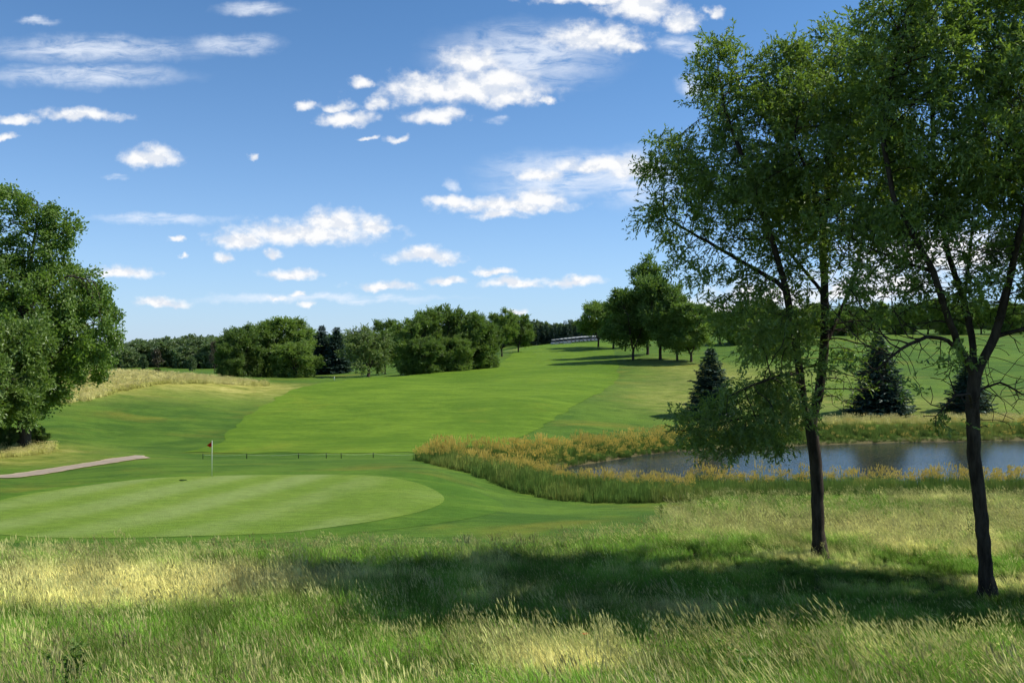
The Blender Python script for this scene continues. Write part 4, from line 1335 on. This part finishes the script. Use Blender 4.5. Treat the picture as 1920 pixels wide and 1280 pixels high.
RG = 'trees along the uphill side of the fairway'
put('broad', 1122, 262, 565, 1.05, 'dark rounded tree next to the golf carts, first of the fairway group', RG, 'broadleaf_tree')
put('round', 1150, 250, 556, 1.2, 'dark tree second from the golf carts in the fairway group', RG, 'broadleaf_tree')
put('tall', 1187, 186, 542, 1.25, 'tree with thin bare trunk casting the longest shadow across the fairway', RG, 'broadleaf_tree')
put('tower', 1214, 202, 481, 1.05, 'tallest pointed tree of the fairway group', RG, 'broadleaf_tree')
put('broad', 1238, 184, 518, .9, 'bright leafy tree right below the tallest fairway tree', RG, 'broadleaf_tree')
put('tower', 1270, 180, 543, 1.15, 'rounded tree at the pond end of the fairway group', RG, 'broadleaf_tree')
put('tall', 1296, 176, 570, 1.5, 'smallest tree of the fairway group, half behind the ash leaves', RG, 'broadleaf_tree')
HG = 'trees along the top of the slope behind the ash trees'
for i, (px, D, top) in enumerate(((1350, 235, 585), (1400, 228, 570), (1440, 240, 562), (1490, 236, 575), (1540, 250, 568), (1590, 262, 572), (1640, 268, 566), (1690, 270, 570), (1740, 272, 560), (1790, 270, 568), (1840, 275, 560), (1890, 272, 566))):
    put(('broad', 'bush', 'round', 'bush_b')[i % 4], px, D, top, 1.35, 'broadleaf tree on the hilltop row, seen through the ash branches', HG, 'broadleaf_tree')

# scattered trees in the far field on the left
put('red', 297, 360, 655, .8, 'reddish brown tree before the far wood', None, 'broadleaf_tree')
put('far_b', 268, 350, 665, .9, 'small olive tree left of the reddish tree', None, 'broadleaf_tree')
put('red', 402, 300, 640, .55, 'thin brownish tree beside the thicket by the dry ridge', None, 'broadleaf_tree')
put('bush', 295, 320, 689, 2.2, 'low dark green bush alone in the far field', None, 'shrub', 'shrub')
put('far', 361, 310, 668, .7, 'small round tree standing alone in the far field', None, 'broadleaf_tree')

# far wood: one mass
fw = []
for k_ in ('far', 'far_b'):
    tm, cm = KIND[k_]
    fw.append(bpy.data.objects.new('far_wood_%s' % k_, cm))
fcoll = proto_collection('far_wood_crowns', fw)
nw = 900
pxw = np.concatenate([rng.uniform(-700, 1000, 520), rng.uniform(1000, 2300, 380)])
Dw = np.concatenate([rng.uniform(395, 520, 520), rng.uniform(400, 470, 380)])
Xw = (pxw - 960) / FOC * Dw; Yw = Dw
topw = np.interp(pxw, [-700, 150, 240, 330, 400, 600, 760, 1000, 1100, 1300, 1600, 2300], [628, 640, 646, 640, 636, 634, 628, 610, 604, 598, 590, 586]) + rng.normal(0, 4.0, nw) + (Dw < 420) * rng.uniform(0, 16, nw)
hw = (EYE + (650 - topw) / FOC * Dw - height(Xw, Yw)) / TOP['far']
sw = np.stack([hw * rng.uniform(1.05, 1.7, nw)] * 2 + [hw], -1)
scatter('far_woods', np.stack([Xw, Yw, height(Xw, Yw) - .6 * hw], -1), np.stack([0 * Xw, 0 * Xw, rng.uniform(0, 6.28, nw)], -1), sw, rng.integers(0, 2, nw), np.ones((nw, 3)), fcoll,
        'distant hazy wood along the horizon behind the far field', 'wood')

# ------------------------------------------------------------------ golf course furniture
M['white'] = plain('white_paint', (.80, .80, .76), .4, .4)
M['red'] = plain('red_flag_cloth', (.45, .018, .012), .8, .1)
M['stake'] = plain('dark_green_stake', (.020, .035, .018), .6, .2)
M['rope'] = plain('pale_rope', (.72, .76, .55), .8, .1)
M['dark'] = plain('black_rubber', (.018, .018, .018), .7, .2)
M['cart'] = plain('cart_body_paint', (.36, .35, .38), .35, .5)
M['cartdark'] = plain('cart_dark_body', (.10, .10, .12), .35, .5)
M['seatm'] = plain('cart_seat_vinyl', (.40, .37, .32), .6, .3)
M['hole'] = plain('cup_dark', (.012, .014, .010), .9, .05)
M['turf_dark'] = plain('dark_turf_scuff', (.022, .045, .010), .95, .05)
M['box'] = plain('pale_stone', (.58, .52, .42), .8, .2)

fl = at(398, 53.2, .026)
fs = obj('flagstick', None, None, None, 'golf flagstick with limp red flag standing on the putting green', 'flagstick', None, None, fl)
v, f = tube([(0, 0, -.10), (0, 0, 1.0), (0.004, 0, 2.22)], [.013, .012, .011], 10)
obj('pole', raw_mesh('flag_pole', v, f, True), M['white'], fs)
# limp flag: folded cloth hanging to the left of the pole
nu, nv = 12, 10
u_, w_ = np.meshgrid(np.linspace(0, 1, nu), np.linspace(0, 1, nv))
hx = -(.02 + .30 * u_ ** .8 * (.35 + .65 * w_ ** .6)); hz = 2.20 - w_ * .36 - u_ * .20 * (1 - w_) - .04 * np.sin(u_ * 5)
hy = .045 * np.sin(u_ * 9 + w_ * 2) * u_
fm = sheet_mesh('flag_cloth', hx, hy, hz)
fo = obj('flag', fm, M['red'], fs)
so = fo.modifiers.new('thickness', 'SOLIDIFY'); so.thickness = .004
th = np.linspace(0, 2 * np.pi, 21)[:-1]
cupv = np.concatenate([np.c_[.075 * np.cos(th), .075 * np.sin(th), np.full(20, .012)], np.c_[.055 * np.cos(th), .055 * np.sin(th), np.full(20, .014)]])
a_ = np.arange(20); b_ = (a_ + 1) % 20
obj('cup', raw_mesh('cup_rim', cupv, [np.stack([a_, b_, b_ + 20, a_ + 20], -1)]), M['hole'], fs)

# scuffed dark lump of turf on the green
sl = at(343, 51.2, .03)
th = np.linspace(0, 2 * np.pi, 25)[:-1]
rad_ = 1 + .25 * np.sin(3 * th) + .15 * np.sin(5 * th + 1)
rings = []
for s_, z_ in ((1, 0), (.8, .035), (.4, .055)):
    rings.append(np.c_[.21 * s_ * rad_ * np.cos(th), .17 * s_ * rad_ * np.sin(th), np.full(24, z_)])
v = np.concatenate(rings + [np.array([[0, 0, .06]])])
a_ = np.arange(24); b_ = (a_ + 1) % 24
quads = np.concatenate([np.stack([a_ + k * 24, b_ + k * 24, b_ + (k + 1) * 24, a_ + (k + 1) * 24], -1) for k in range(2)])
obj('turf_lump', raw_mesh('turf_lump', v, [quads, np.stack([a_ + 48, b_ + 48, np.full(24, 72)], -1)]), M['turf_dark'], None, 'small dark lump of turf on the green beside the flagstick', 'turf', None, None, sl)

# rope stakes behind the green
ST = [381, 463, 560, 612, 640, 700, 779]
STL = ['short dark rope stake seen just beside the red flag', 'short dark rope stake, next one along the rope from the flag', 'short dark rope stake, third along the rope from the flag',
       'short dark rope stake, first of the two standing close together', 'short dark rope stake, second of the two standing close together',
       'short dark rope stake, last but one before the orange reeds', 'short dark rope stake standing next to the orange reeds']
sv, sf = merge([tube([(0, 0, -.15), (0, 0, .40), (0, 0, .43)], [.035, .033, .026], 8), tube([(0, 0, .33), (0, 0, .355)], [.045, .045], 8)])
stake_me = raw_mesh('rope_stake', sv, sf, True)
tops = []
for px, lb in zip(ST, STL):
    p_ = at(px, 70.5 + .4 * math.sin(px), .02)
    obj('rope_stake', stake_me, M['stake'], None, lb, 'stake', 'rope stakes behind the green', None, p_)
    tops.append(np.array(p_) + np.array([0, 0, .345]))
rp_ = []
for a, b in zip(tops[:-1], tops[1:]):
    s_ = np.linspace(0, 1, 14)
    q = a + (b - a) * s_[:, None]; q[:, 2] -= .10 * 4 * s_ * (1 - s_) * min(1, np.linalg.norm(b - a) / 4)
    q[:, 1] -= .04
    rp_.append(q if len(rp_) == 0 else q[1:])
v, f = tube(np.concatenate(rp_), .006, 5)
obj('boundary_rope', raw_mesh('boundary_rope', v, f, True), M['rope'], None, 'thin pale rope strung along the short stakes behind the green', 'rope')

# white marker post at the end of the fairway edge
mp = at(627, 139, .02)
v, f = merge([tube([(0, 0, -.1), (0, 0, .55), (0, 0, .6)], [.04, .04, .02], 10)])
obj('marker_post', raw_mesh('marker_post', v, f, True), M['white'], None, 'small white marker post on the crest below the pale airy tree', 'post', None, None, mp)

# golf carts on the hilltop
def lift(v, f, name, mat, parent):
    return obj(name, raw_mesh('cart_' + name, v, f), mat, parent)
bodyv = merge([box(0, .15, .42, 1.15, 2.25, .30, .94), box(0, -.82, .68, 1.12, .50, .34, .80), box(0, .86, .66, 1.10, .62, .30, .9)])
seatv = merge([box(0, .28, .74, 1.05, .52, .16, .96), box(0, .56, 1.0, 1.05, .12, .46, .95)])
roofv = merge([box(0, .05, 1.86, 1.22, 1.95, .07, .96), box(0, .05, 1.915, 1.05, 1.7, .04, .9)])
scr = box(0, -.72, 1.25, 1.02, .02, .75)
wheel = tube([(-.09, 0, 0), (-.07, 0, 0), (.07, 0, 0), (.09, 0, 0)], [.15, .225, .225, .15], 14)
postv = tube([(0, 0, 0), (0, .03, 1.05)], [.022, .022], 6)
CM = dict(body=raw_mesh('cart_body', *bodyv), seat=raw_mesh('cart_seat', *seatv), roof=raw_mesh('cart_roof', *roofv), wheel=raw_mesh('cart_wheel', *wheel, True), post=raw_mesh('cart_post', *postv, True))
gm_, gt, gout = new_mat('cart_windscreen')
gb = principled(gt, gout, (.05, .055, .06), .08, .5)
CM['windscreen'] = raw_mesh('cart_screen', *scr)
for k_, m_ in (('body', 'cart'), ('seat', 'seatm'), ('roof', 'white'), ('wheel', 'dark'), ('post', 'dark')):
    CM[k_].materials.append(M[m_])
CM['windscreen'].materials.append(gm_)
def cart(loc, rz, label, group):
    o = obj('golf_cart', None, None, None, label, 'golf cart', group, None, loc)
    o.rotation_euler = (0, 0, rz)
    for k_ in ('body', 'seat', 'roof', 'windscreen'):
        obj(k_, CM[k_], None, o)
    for x_ in (-.48, .48):
        for y_ in (-.70, .78):
            w = obj('wheel', CM['wheel'], None, o); w.location = (x_, y_, .225)
            p_ = obj('roof_post', CM['post'], None, o); p_.location = (x_, y_ * .95, .80)
    return o
for i in range(12):
    px = 1037 + i * 7.3
    cart(at(px, 318 + i * .35, .0), R(rng.uniform(-6, 6)) + R(12), 'white-roofed golf cart parked side by side in the front row on the hilltop', 'front row of golf carts')
for i in range(9):
    px = 1054 + i * 7.3
    cart(at(px, 324 + i * .4, .0), R(rng.uniform(-6, 6)) + R(12), 'white-roofed golf cart half hidden in the row behind the front carts', 'back row of golf carts')
bx = merge([box(0, 0, .5, 1.0, .8, 1.0, .97), box(0, 0, 1.03, 1.1, .9, .07)])
bme = raw_mesh('stone_box', *bx)
obj('stone_box', bme, M['box'], None, 'small pale block in front of the first golf cart', 'block', None, None, at(1043, 309, -.35))
lw = merge([box(0, 0, .45, 3.0, .4, .9, .98), box(0, 0, .93, 3.1, .5, .07)])
obj('low_wall', raw_mesh('low_wall', *lw), M['box'], None, 'low pale wall piece in front of the golf carts', 'wall', None, None, at(1064, 311, -.35))

# ------------------------------------------------------------------ small plants in the meadow
def weed(name, seed, hgt, n_stem, leaf, mat, n_leaf=26, width=.3):
    r = np.random.default_rng(seed)
    tubes, P, Dn = [], [], []
    for i in range(n_stem):
        a = r.random() * 6.28; q = width * r.random()
        top_ = np.array([q * math.cos(a) * 1.6, q * math.sin(a) * 1.6, hgt * r.uniform(.65, 1)])
        b = np.array([q * .3 * math.cos(a), q * .3 * math.sin(a), -.05]); m_ = (b + top_) / 2 + np.array([0, 0, hgt * .08])
        tubes.append(tube([b, m_, top_], [.008, .006, .003], 5, False))
        s = r.uniform(.2, 1, n_leaf)[:, None]
        C = np.where(s < .5, b + (m_ - b) * s * 2, m_ + (top_ - m_) * (s * 2 - 1))
        P.append(C); d = r.normal(0, 1, (n_leaf, 3)); d[:, 2] = .3; Dn.append(d)
    C = np.concatenate(P); Dn = np.concatenate(Dn)
    v, f = leaf_quads(C, Dn, leaf, .5, r, 1.0)
    me = raw_mesh(name + '_leaves', v, [f]); attr(me, 'shade', np.repeat(r.random(len(C)), 4)); me.materials.append(mat)
    tv, tf = merge(tubes)
    return raw_mesh(name + '_stems', tv, tf, True), me
M['stem'] = plain('green_stem', (.09, .14, .03), .7, .2)
M['leaf_weed'] = leaf_mat('weed_leaves', (.11, .21, .03), (.19, .32, .06), (.17, .28, .05), .35, .1)
def plant(px, D, me, label, scale=1.0, name='meadow_plant'):
    o = obj(name, None, None, None, label, 'plant', None, None, at(px, D))
    o.scale = (scale,) * 3
    obj('stem', me[0], M['stem'], o); obj('leaves', me[1], None, o)
    return o
W1 = weed('weed_bright', 1, .85, 6, .11, M['leaf_weed'])
W2 = weed('weed_dark', 2, .95, 11, .09, M['leaf'], 44, .36)
W3 = weed('weed_spike', 3, .8, 3, .07, M['leaf'], 18, .12)
plant(1362, 16.2, W1, 'bright green broad-leaved weed among straw grass below the nearer ash', 1.0)
plant(1398, 14.6, W1, 'bright leafy weed just in front of the other bright weed', 1.05)
plant(140, 13.2, W2, 'dark bushy weed at the bottom edge of the meadow grass', 1.1)
plant(905, 14.2, W1, 'small bright weed in the middle of the front meadow', .8)
plant(1240, 42.5, W2, 'dark tuft of weeds where the mown apron ends', .75)
plant(1296, 47.2, W2, 'dark leafy tuft at the corner of the reeds', .85)
plant(1822, 30.5, W3, 'thin dark spiky weed just beside the forked ash trunk', 1.35)
# a red flower head
fo_ = obj('red_flower', None, None, None, 'single small red flower in the meadow shade', 'flower', None, None, at(1097, 17.3))
v, f = tube([(0, 0, -.05), (.02, 0, .35), (.0, 0, .62)], [.006, .005, .004], 5)
obj('stem', raw_mesh('flower_stem', v, f, True), M['stem'], fo_)
rr_ = np.random.default_rng(9)
pd_ = []
for i in range(7):
    a = i / 7 * 6.28
    d = np.array([math.cos(a), math.sin(a), .35]); s_ = np.array([-math.sin(a), math.cos(a), 0])
    b = np.array([0, 0, .62])
    pd_.append((np.array([b, b + d * .04 + s_ * .025, b + d * .075, b + d * .04 - s_ * .025]), [np.array([[0, 1, 2, 3]])]))
v, f = merge(pd_)
obj('blossom', raw_mesh('flower_blossom', v, f), M['red'], fo_)
